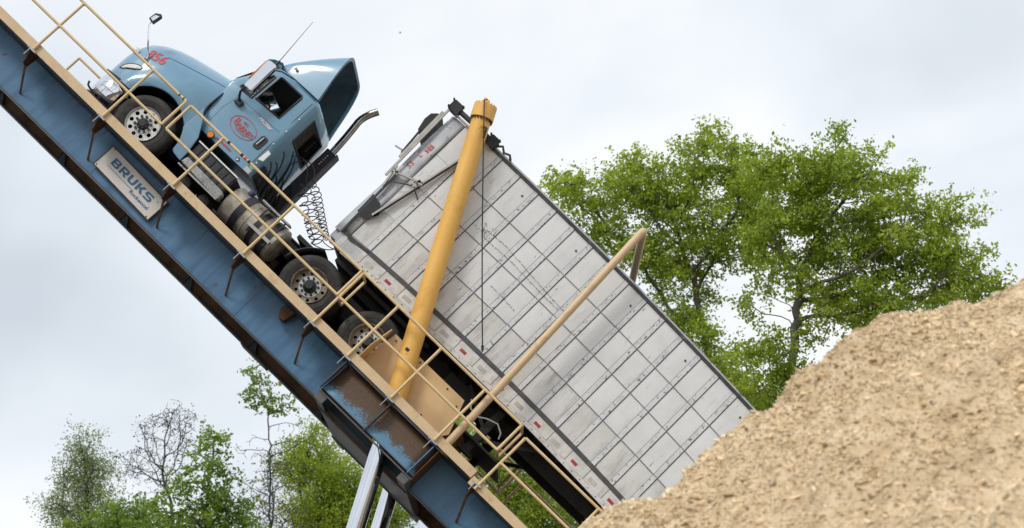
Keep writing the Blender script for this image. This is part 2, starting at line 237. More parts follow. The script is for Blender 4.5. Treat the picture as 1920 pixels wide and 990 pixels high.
# ------------------------------------------------------------------ helpers
def tag(o, label=None, cat=None, group=None, kind=None):
    if label: o['label'] = label
    if cat: o['category'] = cat
    if group: o['group'] = group
    if kind: o['kind'] = kind
    return o
A = R(44.6)                                   # tilt of the dumper deck
O = Vector((-4.3473, 28.0, 11.6667))          # machine origin: outer foot of the walkway kerb
TILT = Matrix.Rotation(A, 3, 'Y')
def world(u, w_, v): return O + TILT @ Vector((u, w_, v))
def root(name, base, label, cat, group=None, tilted=True):
    o = bpy.data.objects.new(name, None); COL.objects.link(o); o.empty_display_size = 0.3
    if tilted:
        o.location = world(*base); o.rotation_euler = (0, A, 0)
    else: o.location = base
    o['_b'] = base; tag(o, label, cat, group); return o
class B:
    """collects shapes (machine coordinates u along deck, w away from camera, v off the deck)"""
    def __init__(s): s.v = []; s.f = []
    def add(s, vs, fs):
        k = len(s.v); s.v += [tuple(map(float, q)) for q in vs]; s.f += [tuple(i + k for i in f) for f in fs]; return s
    def box(s, u0, u1, w0, w1, v0, v1):
        return s.add([(u0, w0, v0), (u1, w0, v0), (u1, w1, v0), (u0, w1, v0), (u0, w0, v1), (u1, w0, v1), (u1, w1, v1), (u0, w1, v1)],
                     [(0, 3, 2, 1), (4, 5, 6, 7), (0, 1, 5, 4), (1, 2, 6, 5), (2, 3, 7, 6), (3, 0, 4, 7)])
    def bar(s, a, b, h, t, up=(0, 0, 1)):
        a = Vector(a); b = Vector(b); d = (b - a).normalized(); x = d.cross(Vector(up))
        if x.length < 1e-4: x = d.cross(Vector((0, 1, 0)))
        x.normalize(); y = x.cross(d).normalized(); vs = []
        for p in (a, b):
            for i, j in ((-1, -1), (1, -1), (1, 1), (-1, 1)): vs.append(p + x * (i * t / 2) + y * (j * h / 2))
        return s.add(vs, [(0, 3, 2, 1), (4, 5, 6, 7), (0, 1, 5, 4), (1, 2, 6, 5), (2, 3, 7, 6), (3, 0, 4, 7)])
    def prism(s, poly, w0, w1, axis='w'):
        n = len(poly)
        f = {'w': lambda a, b, c: (a, c, b), 'u': lambda a, b, c: (c, a, b), 'v': lambda a, b, c: (a, b, c)}[axis]
        vs = [f(a, b, w0) for a, b in poly] + [f(a, b, w1) for a, b in poly]
        return s.add(vs, [tuple(range(n - 1, -1, -1)), tuple(range(n, 2 * n))] + [(i, (i + 1) % n, n + (i + 1) % n, n + i) for i in range(n)])
    def tube(s, path, r, n=10, cap=True):
        P = [Vector(p) for p in path]; rr = r if isinstance(r, (list, tuple)) else [r] * len(P)
        t0 = (P[1] - P[0]).normalized(); x = t0.orthogonal().normalized(); rings = []
        for i, p in enumerate(P):
            t = (P[min(i + 1, len(P) - 1)] - P[max(i - 1, 0)]).normalized()
            x = (x - t * x.dot(t)).normalized(); y = t.cross(x)
            k = 1.0
            if 0 < i < len(P) - 1:
                c = (P[i] - P[i - 1]).normalized().dot(t); k = 1 / max(c, 0.6)
            rings.append([p + (x * math.cos(2 * math.pi * j / n) + y * math.sin(2 * math.pi * j / n)) * rr[i] for j in range(n)])
        vs = [q for ring in rings for q in ring]; fs = []
        for i in range(len(P) - 1):
            for j in range(n): fs.append((i * n + j, i * n + (j + 1) % n, (i + 1) * n + (j + 1) % n, (i + 1) * n + j))
        if cap: fs.append(tuple(range(n - 1, -1, -1))); fs.append(tuple((len(P) - 1) * n + j for j in range(n)))
        return s.add(vs, fs)
    def lathe(s, c, prof, n=32, axis='w', close=False):
        """prof: (radius, offset along axis)"""
        vs = []; fs = []; m = len(prof)
        for j in range(n):
            a = 2 * math.pi * j / n; ca, sa = math.cos(a), math.sin(a)
            for r, d in prof:
                if axis == 'w': vs.append((c[0] + r * ca, c[1] + d, c[2] + r * sa))
                elif axis == 'u': vs.append((c[0] + d, c[1] + r * ca, c[2] + r * sa))
                else: vs.append((c[0] + r * ca, c[1] + r * sa, c[2] + d))
        for j in range(n):
            k = (j + 1) % n
            for i in range(m if close else m - 1):
                i2 = (i + 1) % m; fs.append((j * m + i, j * m + i2, k * m + i2, k * m + i))
        return s.add(vs, fs)
    def grid(s, rows, close=False):
        m = len(rows[0]); vs = [q for r_ in rows for q in r_]; fs = []
        for i in range(len(rows) - 1):
            for j in range(m - 1 if not close else m):
                k = (j + 1) % m; fs.append((i * m + j, i * m + k, (i + 1) * m + k, (i + 1) * m + j))
        return s.add(vs, fs)
    def build(s, name, m, parent=None, smooth=False, solid=0.0, bevel=0.0, angle=40, fix=True):
        b = Vector((0, 0, 0)); top = parent
        while top is not None and top.get('_b') is None and top.parent is not None: top = top.parent
        if top is not None and top.get('_b') is not None: b = Vector(top['_b'])
        me = bpy.data.meshes.new(name); me.from_pydata([tuple(Vector(q) - b) for q in s.v], [], s.f)
        if fix:
            bm = bmesh.new(); bm.from_mesh(me); bmesh.ops.recalc_face_normals(bm, faces=bm.faces); bm.to_mesh(me); bm.free()
        if m: me.materials.append(M[m] if isinstance(m, str) else m)
        o = bpy.data.objects.new(name, me); COL.objects.link(o)
        if parent: o.parent = parent
        if smooth:
            me.polygons.foreach_set('use_smooth', [True] * len(me.polygons))
            if angle < 180: me.set_sharp_from_angle(angle=R(angle))
        if solid:
            q = o.modifiers.new('solid', 'SOLIDIFY'); q.thickness = solid; q.offset = 0
        if bevel:
            q = o.modifiers.new('bevel', 'BEVEL'); q.width = bevel; q.segments = 2; q.limit_method = 'ANGLE'
        return o
def holes_plate(outer, holes, w0, w1):
    """flat plate in the (u,v) plane with real holes, as verts/faces between w0 and w1"""
    bm = bmesh.new(); ed = []
    for loop in [outer] + holes:
        vs = [bm.verts.new((a, 0, b)) for a, b in loop]
        ed += [bm.edges.new((vs[i], vs[(i + 1) % len(vs)])) for i in range(len(vs))]
    bmesh.ops.triangle_fill(bm, use_beauty=True, edges=ed)
    bm.verts.index_update(); vs = [tuple(v.co) for v in bm.verts]; fs = [tuple(v.index for v in f.verts) for f in bm.faces]; bm.free()
    out_ = B(); out_.add([(a, w0, b) for a, _, b in vs], fs); out_.add([(a, w1, b) for a, _, b in vs], fs)
    for loop in [outer] + holes:
        n = len(loop); out_.add([(a, w0, b) for a, b in loop] + [(a, w1, b) for a, b in loop], [(i, (i + 1) % n, n + (i + 1) % n, n + i) for i in range(n)])
    return out_
def circ(cu, cv, r, n=24): return [(cu + r * math.cos(2 * math.pi * i / n), cv + r * math.sin(2 * math.pi * i / n)) for i in range(n)]
def bool_cut(o, cutters):
    for c in cutters:
        q = o.modifiers.new('cut', 'BOOLEAN'); q.operation = 'DIFFERENCE'; q.solver = 'EXACT'; q.object = c
    bpy.context.view_layer.update(); dg = bpy.context.evaluated_depsgraph_get()
    me = bpy.data.meshes.new_from_object(o.evaluated_get(dg)); o.modifiers.clear(); o.data = me
def text(name, s, m, parent, u, w_, v, size, ex=0.004, off=0.0, sx=1.0, shear=0.0, rot=0.0, surf=None, align='CENTER', res=3):
    cu = bpy.data.curves.new(name, 'FONT'); cu.body = s; cu.size = size; cu.extrude = ex; cu.offset = off; cu.shear = shear
    cu.align_x = align; cu.align_y = 'CENTER'; cu.resolution_u = res
    t = bpy.data.objects.new(name + '_tmp', cu); COL.objects.link(t); bpy.context.view_layer.update()
    dg = bpy.context.evaluated_depsgraph_get(); me = bpy.data.meshes.new_from_object(t.evaluated_get(dg))
    bpy.data.objects.remove(t); bpy.data.curves.remove(cu)
    b = Vector(parent_base(parent)); ca, sa = math.cos(rot), math.sin(rot)
    for q in me.vertices:
        x, y, z = q.co; x *= sx; x, y = x * ca - y * sa, x * sa + y * ca
        uu, vv = u + x, v + y; ww = surf(uu, vv) - 0.006 if surf else w_
        q.co = Vector((uu, ww - z, vv)) - b
    me.materials.clear(); me.materials.append(M[m]); o = bpy.data.objects.new(name, me); COL.objects.link(o); o.parent = parent; return o
def parent_base(o):
    while o is not None:
        if o.get('_b') is not None: return o['_b']
        o = o.parent
    return (0, 0, 0)
def lerp_tab(x, xs, ys): return float(np.interp(x, xs, ys))

# ------------------------------------------------------------------ ground
g = B(); NG = 40
rows = []
for i in range(NG + 1):
    row = []
    for j in range(NG + 1):
        x = -900 + 1800 * j / NG; y = -300 + 1800 * i / NG
        row.append((x, y, -0.02))
    rows.append(row)
g.grid(rows); tag(g.build('ground', 'soil'), kind='structure')

# ================================================================== TILTING PLATFORM
C = 1.9                                            # centre line of deck, truck and trailer (w)
PL = root('tilting_platform', (0, 0, 0), 'blue steel truck dumper platform tilted up steeply with tan walkway edge and railings', 'truck dumper')
U0, U1 = -8.0, 14.2
def deck_part(name, m, fn, **k):
    b = B(); fn(b); return b.build(name, m, PL, **k)
# main beams
for wn_, inner in ((0.62, 1), (3.18, -1)):
    bm_ = B(); bm_.box(U0, U1, min(wn_, wn_ + 0.02 * inner), max(wn_, wn_ + 0.02 * inner), -0.72, -0.02)
    web = bm_.build('beam_web', 'blue', PL)
    B().box(U0, U1, wn_ + 0.022 if inner > 0 else wn_ - 0.028, wn_ + 0.028 if inner > 0 else wn_ - 0.022, -0.71, -0.05).build('web_inner_face', 'under', web)
    B().box(U0, U1, wn_ - 0.10, wn_ + 0.12, -0.745, -0.722).build('bottom_flange', 'darkblue', web)
    B().box(U0, U1, wn_ - 0.10, wn_ + 0.12, -0.019, -0.001).build('top_flange', 'darkblue', web)
    for uj in (-6.1, -2.75, 0.62, 5.0, 8.3):
        B().box(uj, uj + 0.012, *sorted((wn_ - 0.006 * inner, wn_ - 0.0005 * inner)), -0.715, -0.024).build('weld_joint', 'blue', web)
# walkways and kerbs on both sides
for side in (0, 1):
    f = (lambda a: a) if side == 0 else (lambda a: 2 * C - a)
    w0, w1 = sorted((f(0.03), f(0.70)))
    B().box(U0, 5.2, w0, w1, 0.003, 0.018).build('walkway_plate', 'steel', PL)
    w0, w1 = sorted((f(0.0), f(0.028)))
    B().box(U0, 5.22, w0, w1, 0.0, 0.15).build('walkway_kerb', 'tan', PL, bevel=0.004)
    w0, w1 = sorted((f(0.03), f(0.60)))
    B().box(5.19, 5.22, w0, w1, 0.0, 0.145).build('kerb_end', 'tan', PL)
    w0, w1 = sorted((f(0.0), f(0.028)))
    B().box(5.24, U1, w0, w1, -0.085, 0.062).build('lower_kerb', 'tan', PL, bevel=0.004)
    w0, w1 = sorted((f(0.03), f(0.70)))
    B().box(5.24, U1, w0, w1, -0.075, -0.055).build('lower_walkway', 'steel', PL)
# deck plates between the beams
k = 0; u = U0
while u < U1:
    B().box(u + 0.006, min(u + 1.62, U1) - 0.006, 0.745, 3.055, -0.045, -0.022).build('deck_plate', 'under', PL); u += 1.62
# cross members: seen from below between the two beams
for i, u in enumerate(np.arange(-7.35, 14, 1.62)):
    if 2.4 < u < 4.7: continue
    t = B().box(u, u + 0.016, 0.652, 3.148, -0.34, -0.048).build('cross_member', 'under', PL)
    for w0, w1 in ((0.655, 0.72), (3.08, 3.145)):
        B().box(u - 0.30, u - 0.284, w0, w1, -0.718, -0.045).build('web_stiffener', 'darkblue', t)
    B().prism([(u - 0.28, -0.719), (u - 0.10, -0.719), (u - 0.28, -0.50)], 3.10, 3.145).build('corner_triangle', 'darkblue', t)  # dark triangle beside each far web stiffener
for vv in (-0.30,):
    for ww in (1.25, 1.9, 2.55):
        B().box(U0, U1, ww - 0.05, ww + 0.05, vv, -0.05).build('deck_stringer', 'under', PL)
# bottom splice plates on the far flange
B().box(0.35, 0.95, 3.02, 3.32, -0.775, -0.747).build('splice_plate', 'steel', PL)
# walkway brackets under each post
POSTS = [-6.28, -4.66, -3.03, -1.40, 0.20, 1.78, 2.55, 3.49, 4.43, 5.37, 6.95, 8.55, 10.2]
def bracket(u, side=0):
    f = (lambda a: a) if side == 0 else (lambda a: 2 * C - a)
    b = B().prism([(f(0.02), -0.003), (f(0.02), -0.10), (f(0.10), -0.24), (f(0.30), -0.24), (f(0.36), -0.003)], u - 0.035, u - 0.015, axis='u')
    o = b.build('walkway_bracket', 'rust', PL)
    B().bar((u - 0.03, f(0.14), -0.17), (u + 0.10, f(0.615), -0.585), 0.034, 0.016, up=(1, 0, 0)).build('bracket_strut', 'rust', o)
    B().box(u - 0.048, u - 0.036, *sorted((f(-0.058), f(0.02))), -0.15, 0.0).build('base_plate', 'galv', o)
    B().prism([(u - 0.055, -0.02), (u + 0.075, -0.02), (u + 0.075, 0.002), (u - 0.055, 0.002)], f(-0.06), f(-0.002)).build('foot_clip', 'galv', o)
    for du in (-0.085, 0.06):
        B().lathe((u + du, f(-0.05), -0.005), [(0.001, -0.012), (0.014, -0.012), (0.014, 0.02), (0.001, 0.02)], 8).build('bolt', 'galv', o)
for u in POSTS:
    if u in (2.55, 3.49, 4.43): continue
    bracket(u); bracket(u, 1)
# small rusty clip halfway along the web
B().prism([(1.12, -0.03), (1.12, -0.16), (1.20, -0.26), (1.30, -0.24), (1.34, -0.03)], 0.44, 0.60).build('web_clip', 'rust', PL, bevel=0.01)

# railings: each section a part, posts and rails its sub-parts
RW = -0.032; RR = 0.0245
def railing(ulist, top0, top1, f, ends, off=0.0, tv=1.125, mv=0.585):
    b = B().tube([(top0, f(RW), tv + off), (top1, f(RW), tv + off)], RR)
    sec = b.build('railing', 'rail', PL, smooth=True)
    B().tube([(top0, f(RW), mv + off), (top1, f(RW), mv + off)], RR).build('mid_rail', 'rail', sec, smooth=True)
    for u in ulist: B().tube([(u, f(RW), 0.02 + off), (u, f(RW), tv + off)], RR).build('post', 'rail', sec, smooth=True)
    if f(0) == 0:
        for u in ulist:
            for v_ in (mv, tv):
                B().lathe((u, f(RW), v_ + off - RR), [(RR * 1.02, -0.014), (RR * 1.28, -0.004), (RR * 1.28, 0.003), (RR * 1.0, 0.01)], 10, axis='v').build('weld_bead', 'rail', sec, smooth=True)
    for u in ends: B().tube([(u, f(RW), mv + off), (u, f(RW), tv + off)], RR).build('end_loop', 'rail', sec, smooth=True)
    return sec
for side in (0, 1):
    f = (lambda a: a) if side == 0 else (lambda a: 2 * C - a)
    o1 = railing([-6.28, -4.66, -3.03] if side == 0 else [-4.1], -7.6 if side == 0 else -5.85, -2.27, f, [-2.27] if side == 0 else [-5.85, -2.27], 0.0, tv=1.125 if side == 0 else 0.92)
    o2 = railing([-1.40, 0.20, 1.77], -2.16, 1.77, f, [-2.16])
    o3 = railing([2.53, 3.48, 4.42], 1.72, 5.21, f, [1.72, 5.21])
    for u in (1.72, 5.21):
        B().tube([(u, f(RW), 1.125), (u, f(0.58), 1.125), (u, f(0.58), 0.585), (u, f(RW), 0.585)], RR).build('return_loop', 'rail', o3, smooth=True)
    o4 = railing([5.39, 6.94, 8.55, 10.2], 5.39, 10.2, f, [], off=-0.105)
    if side == 0:
        for uu, mt in ((-1.28, 'black'), (-0.98, 'black'), (-0.90, 'red'), (-0.82, 'black')):
            B().lathe((uu, RW, 1.125), [(0.0265, -0.025), (0.0265, 0.025)], 10, axis='u').build('tape_band', mt, o2, smooth=True)
        for uu in (-2.42, -2.33):
            B().lathe((uu, RW, 1.125), [(0.0265, -0.012), (0.0265, 0.012)], 10, axis='u').build('tape_band', 'black', o1, smooth=True)

# transverse box that carries the lifting cylinders
TB0, TB1 = 2.62, 4.57
for side in (0, 1):
    f = (lambda a: a) if side == 0 else (lambda a: 2 * C - a)
    rows = []
    for v_, w_ in ((-0.045, 0.155), (-0.20, 0.155), (-0.34, 0.15), (-0.43, 0.13), (-0.52, 0.08), (-0.605, 0.03)):
        rows.append([(u, f(w_ + (0.02 if i % 2 else 0) * 0), v_) for i, u in enumerate(np.linspace(TB0, TB1, 9))])
    box = B().grid(rows).build('cylinder_box', 'bluebox', PL, smooth=True, solid=0.012)
    w0, w1 = sorted((f(0.005), f(0.06)))
    B().box(TB0 - 0.03, TB1 + 0.03, w0, w1, -0.66, -0.635).build('box_lip', 'steel', box)
    w0, w1 = sorted((f(0.03), f(0.045)))
    B().box(TB0, TB1, w0, w1, -0.042, -0.002).build('kerb_angle', 'darkblue', box)
    B().prism([(f(0.12), -0.05), (f(-0.01), -0.05), (f(-0.02), -0.16), (f(-0.05), -0.62), (f(0.02), -0.62), (f(0.10), -0.36)], TB0 - 0.05, TB0 - 0.03, axis='u').build('rib', 'darkblue', box)
    B().prism([(f(0.12), -0.05), (f(0.0), -0.05), (f(-0.015), -0.20), (f(-0.04), -0.62), (f(0.02), -0.62), (f(0.10), -0.40)], 3.53, 3.55, axis='u').build('rib', 'darkblue', box)
    B().prism([(f(0.12), -0.05), (f(0.0), -0.05), (f(-0.015), -0.20), (f(-0.04), -0.62), (f(0.02), -0.62), (f(0.10), -0.40)], 4.47, 4.49, axis='u').build('rib', 'blue', box)
    B().prism([(f(0.62), -0.05), (f(0.03), -0.05), (f(0.03), -0.62), (f(0.62), -0.72)], TB1 + 0.005, TB1 + 0.02, axis='u').build('end_plate', 'rust', box)
    B().prism([(f(0.62), -0.05), (f(0.14), -0.05), (f(0.05), -0.62), (f(0.62), -0.72)], TB0 - 0.02, TB0 - 0.005, axis='u').build('end_plate', 'darkblue', box)
    for u in (2.55, 3.49, 4.43):
        B().box(u - 0.048, u - 0.036, *sorted((f(-0.058), f(-0.002))), -0.18, 0.0).build('base_plate', 'galv', box)
        B().prism([(u - 0.055, -0.02), (u + 0.075, -0.02), (u + 0.075, 0.002), (u - 0.055, 0.002)], f(-0.06), f(-0.002)).build('foot_clip', 'galv', box)
        for du in (-0.085, 0.06):
            B().lathe((u + du, f(-0.05), -0.005), [(0.001, -0.012), (0.014, -0.012), (0.014, 0.02), (0.001, 0.02)], 8).build('bolt', 'galv', box)
# underside of the transverse box, lower than the beams: a broad plate with open ends for the rods
tbx = B().box(TB0, TB1, 0.64, 3.16, -0.785, -0.765).build('box_underside', 'plate', PL)
for side in (0, 1):
    f = (lambda a: a) if side == 0 else (lambda a: 2 * C - a)
    for a, b_ in ((TB0, TB0 + 0.16), (TB1 - 0.16, TB1)):
        B().box(a, b_, *sorted((f(0.035), f(0.636))), -0.785, -0.765).build('underside_plate', 'plate', tbx)
        B().box(a, b_, *sorted((f(0.02), f(0.034))), -0.785, -0.662).build('corner_plate', 'plate', tbx)
    B().box(TB0 + 0.165, TB1 - 0.165, *sorted((f(0.60), f(0.636))), -0.80, -0.765).build('slot_edge', 'rust', tbx)
    B().box(TB0 + 0.165, TB1 - 0.165, *sorted((f(0.60), f(0.612))), -0.764, -0.10).build('slot_back_wall', 'darkblue', tbx)
for ww in (0.70, 3.08):
    B().box(TB0 - 0.01, TB1 + 0.01, ww, ww + 0.02, -0.812, -0.786).build('underside_rib', 'steel', tbx)
for uu in (TB0 - 0.014, TB1 + 0.002):
    B().box(uu, uu + 0.012, 0.035, 3.765, -0.785, -0.662).build('box_end_web', 'plate', tbx)
for uu in (TB0 + 0.3, TB1 - 0.35):
    B().prism(circ(uu, 1.3, 0.05, 10), -0.79, -0.786, axis='v').build('inspection_plug', 'steel', tbx)

# guard sheet between cylinder and trailer
gs = B().prism([(2.70, 0.855), (4.22, 0.855), (4.43, 0.30), (4.36, 0.20), (4.33, 0.10), (4.35, 0.02), (2.63, 0.02), (2.64, 0.42)], 0.50, 0.512).build('guard_sheet', 'guard', PL)
B().prism([(0.50, 0.855), (0.50, 0.02), (0.13, 0.02), (0.13, 0.42), (0.40, 0.855)], 2.615, 2.63, axis='u').build('guard_flange', 'guard', gs)
for q in ((2.78, 0.78), (3.3, 0.80), (3.9, 0.80), (4.2, 0.70), (4.32, 0.40), (2.72, 0.2), (3.9, 0.22)):
    B().lathe((q[0], 0.499, q[1]), [(0.001, -0.012), (0.016, -0.012), (0.016, 0.0)], 6).build('guard_bolt', 'rust', gs)
gs2 = B().prism([(2.70, 0.855), (4.22, 0.855), (4.43, 0.30), (4.35, 0.02), (2.63, 0.02), (2.64, 0.42)], 2 * C - 0.512, 2 * C - 0.50).build('guard_sheet', 'guard', PL)
# pipe hoop over the trailer
def bend(a, b, c, r, n=6):
    a, b, c = Vector(a), Vector(b), Vector(c); p = b + (a - b).normalized() * r; q = b + (c - b).normalized() * r
    return [tuple((1 - t) ** 2 * p + 2 * t * (1 - t) * b + t * t * q) for t in [i / n for i in range(n + 1)]]
hp = [(4.575, 0.2, -0.02)] + bend((4.575, 0.2, 0), (4.345, 0.2, 4.735), (4.345, 3.6, 4.735), 0.07) + bend((4.345, 0.2, 4.735), (4.345, 3.6, 4.735), (4.575, 3.6, 0), 0.07) + [(4.575, 3.6, -0.02)]
hoop = B().tube(hp, 0.064, 16).build('pipe_hoop', 'tan', PL, smooth=True)
B().box(4.44, 4.71, 0.06, 0.34, -0.0, 0.02).build('hoop_foot', 'tan', hoop); B().box(4.44, 4.71, 3.46, 3.74, 0.0, 0.02).build('hoop_foot', 'tan', hoop)

# ================================================================== SIGN
SG = root('sign_board', (-2.13, 0.56, -0.37), 'off-white BRUKS Rockwood sign board fixed to the blue beam', 'sign')
def rotp(u, v, a=R(-1.6), cu=-2.13, cv=-0.37): return (cu + (u * math.cos(a) - v * math.sin(a)), cv + (u * math.sin(a) + v * math.cos(a)))
def rq(u0, u1, v0, v1): return [rotp(u0, v0), rotp(u1, v0), rotp(u1, v1), rotp(u0, v1)]
B().prism(rq(-0.655, 0.655, -0.205, 0.205), 0.548, 0.575).build('panel', 'signw', SG)
for q in (rq(-0.67, 0.67, 0.205, 0.222), rq(-0.67, 0.67, -0.222, -0.205), rq(-0.67, -0.655, -0.205, 0.205), rq(0.655, 0.67, -0.205, 0.205)):
    B().prism(q, 0.54, 0.58).build('frame_edge', 'rust', SG)
B().prism(rq(-0.49, 0.10, -0.066, -0.058), 0.543, 0.547).build('rule_line', 'signb', SG)
LET = {'B': ([[(0, 0), (0, 1), (.78, 1), (.95, .9), (.95, .62), (.85, .52), (1, .4), (1, .12), (.84, 0)]], [[(.3, .2), (.7, .2), (.74, .24), (.74, .36), (.7, .4), (.3, .4)], [(.3, .62), (.66, .62), (.69, .65), (.69, .76), (.66, .79), (.3, .79)]]),
       'R': ([[(0, 0), (0, 1), (.82, 1), (1, .86), (1, .5), (.84, .36), (.72, .36), (1.04, 0), (.7, 0), (.42, .36), (.28, .36), (.28, 0)]], [[(.28, .56), (.66, .56), (.72, .62), (.72, .74), (.66, .79), (.28, .79)]]),
       'U': ([[(0, 1), (.28, 1), (.28, .34), (.36, .22), (.64, .22), (.72, .34), (.72, 1), (1, 1), (1, .22), (.8, 0), (.2, 0), (0, .22)]], []),
       'K': ([[(0, 0), (0, 1), (.28, 1), (.28, .62), (.40, .62), (.70, 1), (1.05, 1), (.66, .53), (1.08, 0), (.72, 0), (.40, .42), (.28, .42), (.28, 0)]], []),
       'S': ([[(0, 0), (0, .22), (.68, .22), (.74, .27), (.74, .36), (.68, .41), (.18, .41), (0, .56), (0, .85), (.18, 1), (.98, 1), (.98, .79), (.32, .79), (.27, .74), (.27, .66), (.32, .61), (.82, .61), (1, .46), (1, .15), (.82, 0)]], [])}
x = -0.475; lh, lw = 0.135, 0.158
for ch in 'BRUKS':
    outl, hol = LET[ch]
    tr = lambda pts: [rotp(x + a * lw + 0.06 * 0 * b, -0.015 + b * lh) for a, b in pts]
    holes_plate(tr(outl[0]), [tr(h) for h in hol], 0.542, 0.5475).build('letter', 'signb', SG); x += lw * 1.22
text('small_lettering', 'Rockwood', 'signb', SG, *[q for q in (rotp(0.305, -0.095)[0], 0.545, rotp(0.305, -0.095)[1])], 0.092, 0.002, 0.0008, 1.05, rot=R(-1.6))
B().prism(circ(*rotp(0.545, 0.10), 0.011, 10), 0.543, 0.547).build('trade_mark', 'signb', SG)
for q in ((-0.60, 0.19), (0.60, -0.19), (0.62, 0.18), (-0.62, -0.18)):
    B().prism(circ(*rotp(*q), 0.012, 8), 0.540, 0.547).build('screw', 'rust', SG)
for du in (-0.5, 0.5):
    B().box(-2.13 + du - 0.03, -2.13 + du + 0.03, 0.581, 0.618, -0.5, -0.24).build('mount', 'steel', SG)

# ================================================================== HYDRAULIC CYLINDERS
def cyl_u(v): return 3.40 - 0.545 * (v - 0.223)
def cylinder(wc, label):
    base = (cyl_u(-8.2), wc, -8.2); rt = root('hydraulic_cylinder', base, label, 'hydraulic cylinder', 'lifting cylinders of the dumper')
    ax = Vector((-0.545, 0, 1)).normalized()
    def P(v): return Vector((cyl_u(v), wc, v))
    def ring(v0, v1, r, name, m, par, n=28): return B().tube([P(v0), P(v1)], r, n).build(name, m, par, smooth=True)
    brl = ring(-0.55, 4.36, 0.158, 'barrel', 'yellow', rt, 40)
    hd = ring(4.30, 4.505, 0.19, 'head', 'yellow', brl, 40)
    x_ = ax.cross(Vector((0, 1, 0))).normalized(); y_ = Vector((0, 1, 0))
    for i in range(20):
        a = 2 * math.pi * i / 20; d = x_ * math.cos(a) * 0.172 + y_ * math.sin(a) * 0.172
        B().tube([P(4.265) + d, P(4.298) + d], 0.015, 6).build('head_bolt', 'rust', brl)
        B().tube([P(4.507) + d, P(4.525) + d], 0.014, 6).build('head_nut', 'yellow', brl)
    B().box(P(4.55).x - 0.05, P(4.55).x + 0.05, wc - 0.14, wc - 0.06, 4.50, 4.585).build('cable_lug', 'yellow', brl, bevel=0.008)
    ring(1.10, 1.12, 0.1605, 'weld_ring', 'yellow', brl)
    ring(2.62, 2.632, 0.1595, 'weld_ring', 'yellow', brl)
    B().tube([P(4.2) + Vector((0.10, -0.14, 0)), P(4.2) + Vector((0.16, -0.20, 0.0)), P(4.05) + Vector((0.16, -0.20, 0))], 0.022, 8).build('port_fitting', 'rust', brl, smooth=True)
    B().prism([(cyl_u(0.80) - 0.05, 0.74), (cyl_u(0.80) + 0.02, 0.74), (cyl_u(0.80) + 0.02, 0.79), (cyl_u(0.80) - 0.05, 0.79)], wc - 0.162, wc - 0.150).build('data_plate', 'black', brl)
    ring(-4.2, -0.551, 0.142, 'rod_stage', 'chrome', rt, 64)
    ring(-4.45, -4.2, 0.165, 'stage_collar', 'steel', rt)
    ring(-7.9, -4.45, 0.122, 'lower_rod_stage', 'chrome', rt, 64)
    ring(-8.3, -7.9, 0.2, 'base_eye', 'steel', rt)
    return rt
cylinder(0.345, 'tall yellow hydraulic barrel in front of the white trailer with chrome rod below')
cylinder(3.50, 'far chrome lifting rod behind the nearer rod, its barrel hidden behind the trailer')

# hanging cable from the barrel head
p0 = world(cyl_u(4.56), 0.16, 4.575); pts = [p0 + Vector((0.0, 0.0, -0.03)), p0 + Vector((-0.045, -0.05, -0.05))]
for i in range(1, 13):
    t = i / 12; pts.append(p0 + Vector((-0.045 - 0.025 * math.sin(t * 2.5), -0.055, -0.05 - 4.05 * t)))
cb_ = B().tube(pts, 0.011, 8).build('hanging_cable', 'hose', smooth=True)
tag(cb_, 'thin black cable hanging straight down from the head of the yellow barrel', 'cable')
B().tube([pts[-1], pts[-1] + Vector((0, 0, -0.10))], [0.024, 0.012], 8).build('cable_plug', 'black', cb_, smooth=True)

# ================================================================== SEMI TRAILER
TF, TR = 0.80, 15.1
TW0, TW1 = C - 1.30, C + 1.30
def band(u): return 1.537 - 0.0100 * (u - 3.9) ** 2 if u < 8 else 1.537 - 0.0100 * 4.1 ** 2 - 0.082 * (u - 8)
def topv(u): return 4.172 - 0.0060 * (u - 1.3) ** 2 if u < 8 else 4.172 - 0.006 * 6.7 ** 2 - 0.0804 * (u - 8)
TRL = root('semi_trailer', (TF, C, 1.2), 'long white panel-sided chip trailer tilted behind the blue truck', 'trailer')
SEAMS = [1.42 + 0.4135 * i for i in range(-1, 34)]
def hv(u, t): return band(u) + 0.075 + t * (topv(u) - 0.055 - band(u) - 0.075)
ROWS = [0.0, 0.245, 0.50, 0.735, 1.0]
def quadstrip(u0, u1, fa, fb, w0, w1, n=2):
    b = B(); us = np.linspace(u0, u1, n + 1)
    for w_ in (w0, w1): b.grid([[(u, w_, fa(u)) for u in us], [(u, w_, fb(u)) for u in us]])
    m = n + 1
    for fn in (fa, fb): b.grid([[(u, w0, fn(u)) for u in us], [(u, w1, fn(u)) for u in us]])
    for u in (us[0], us[-1]): b.add([(u, w0, fa(u)), (u, w1, fa(u)), (u, w1, fb(u)), (u, w0, fb(u))], [(0, 1, 2, 3)])
    return b
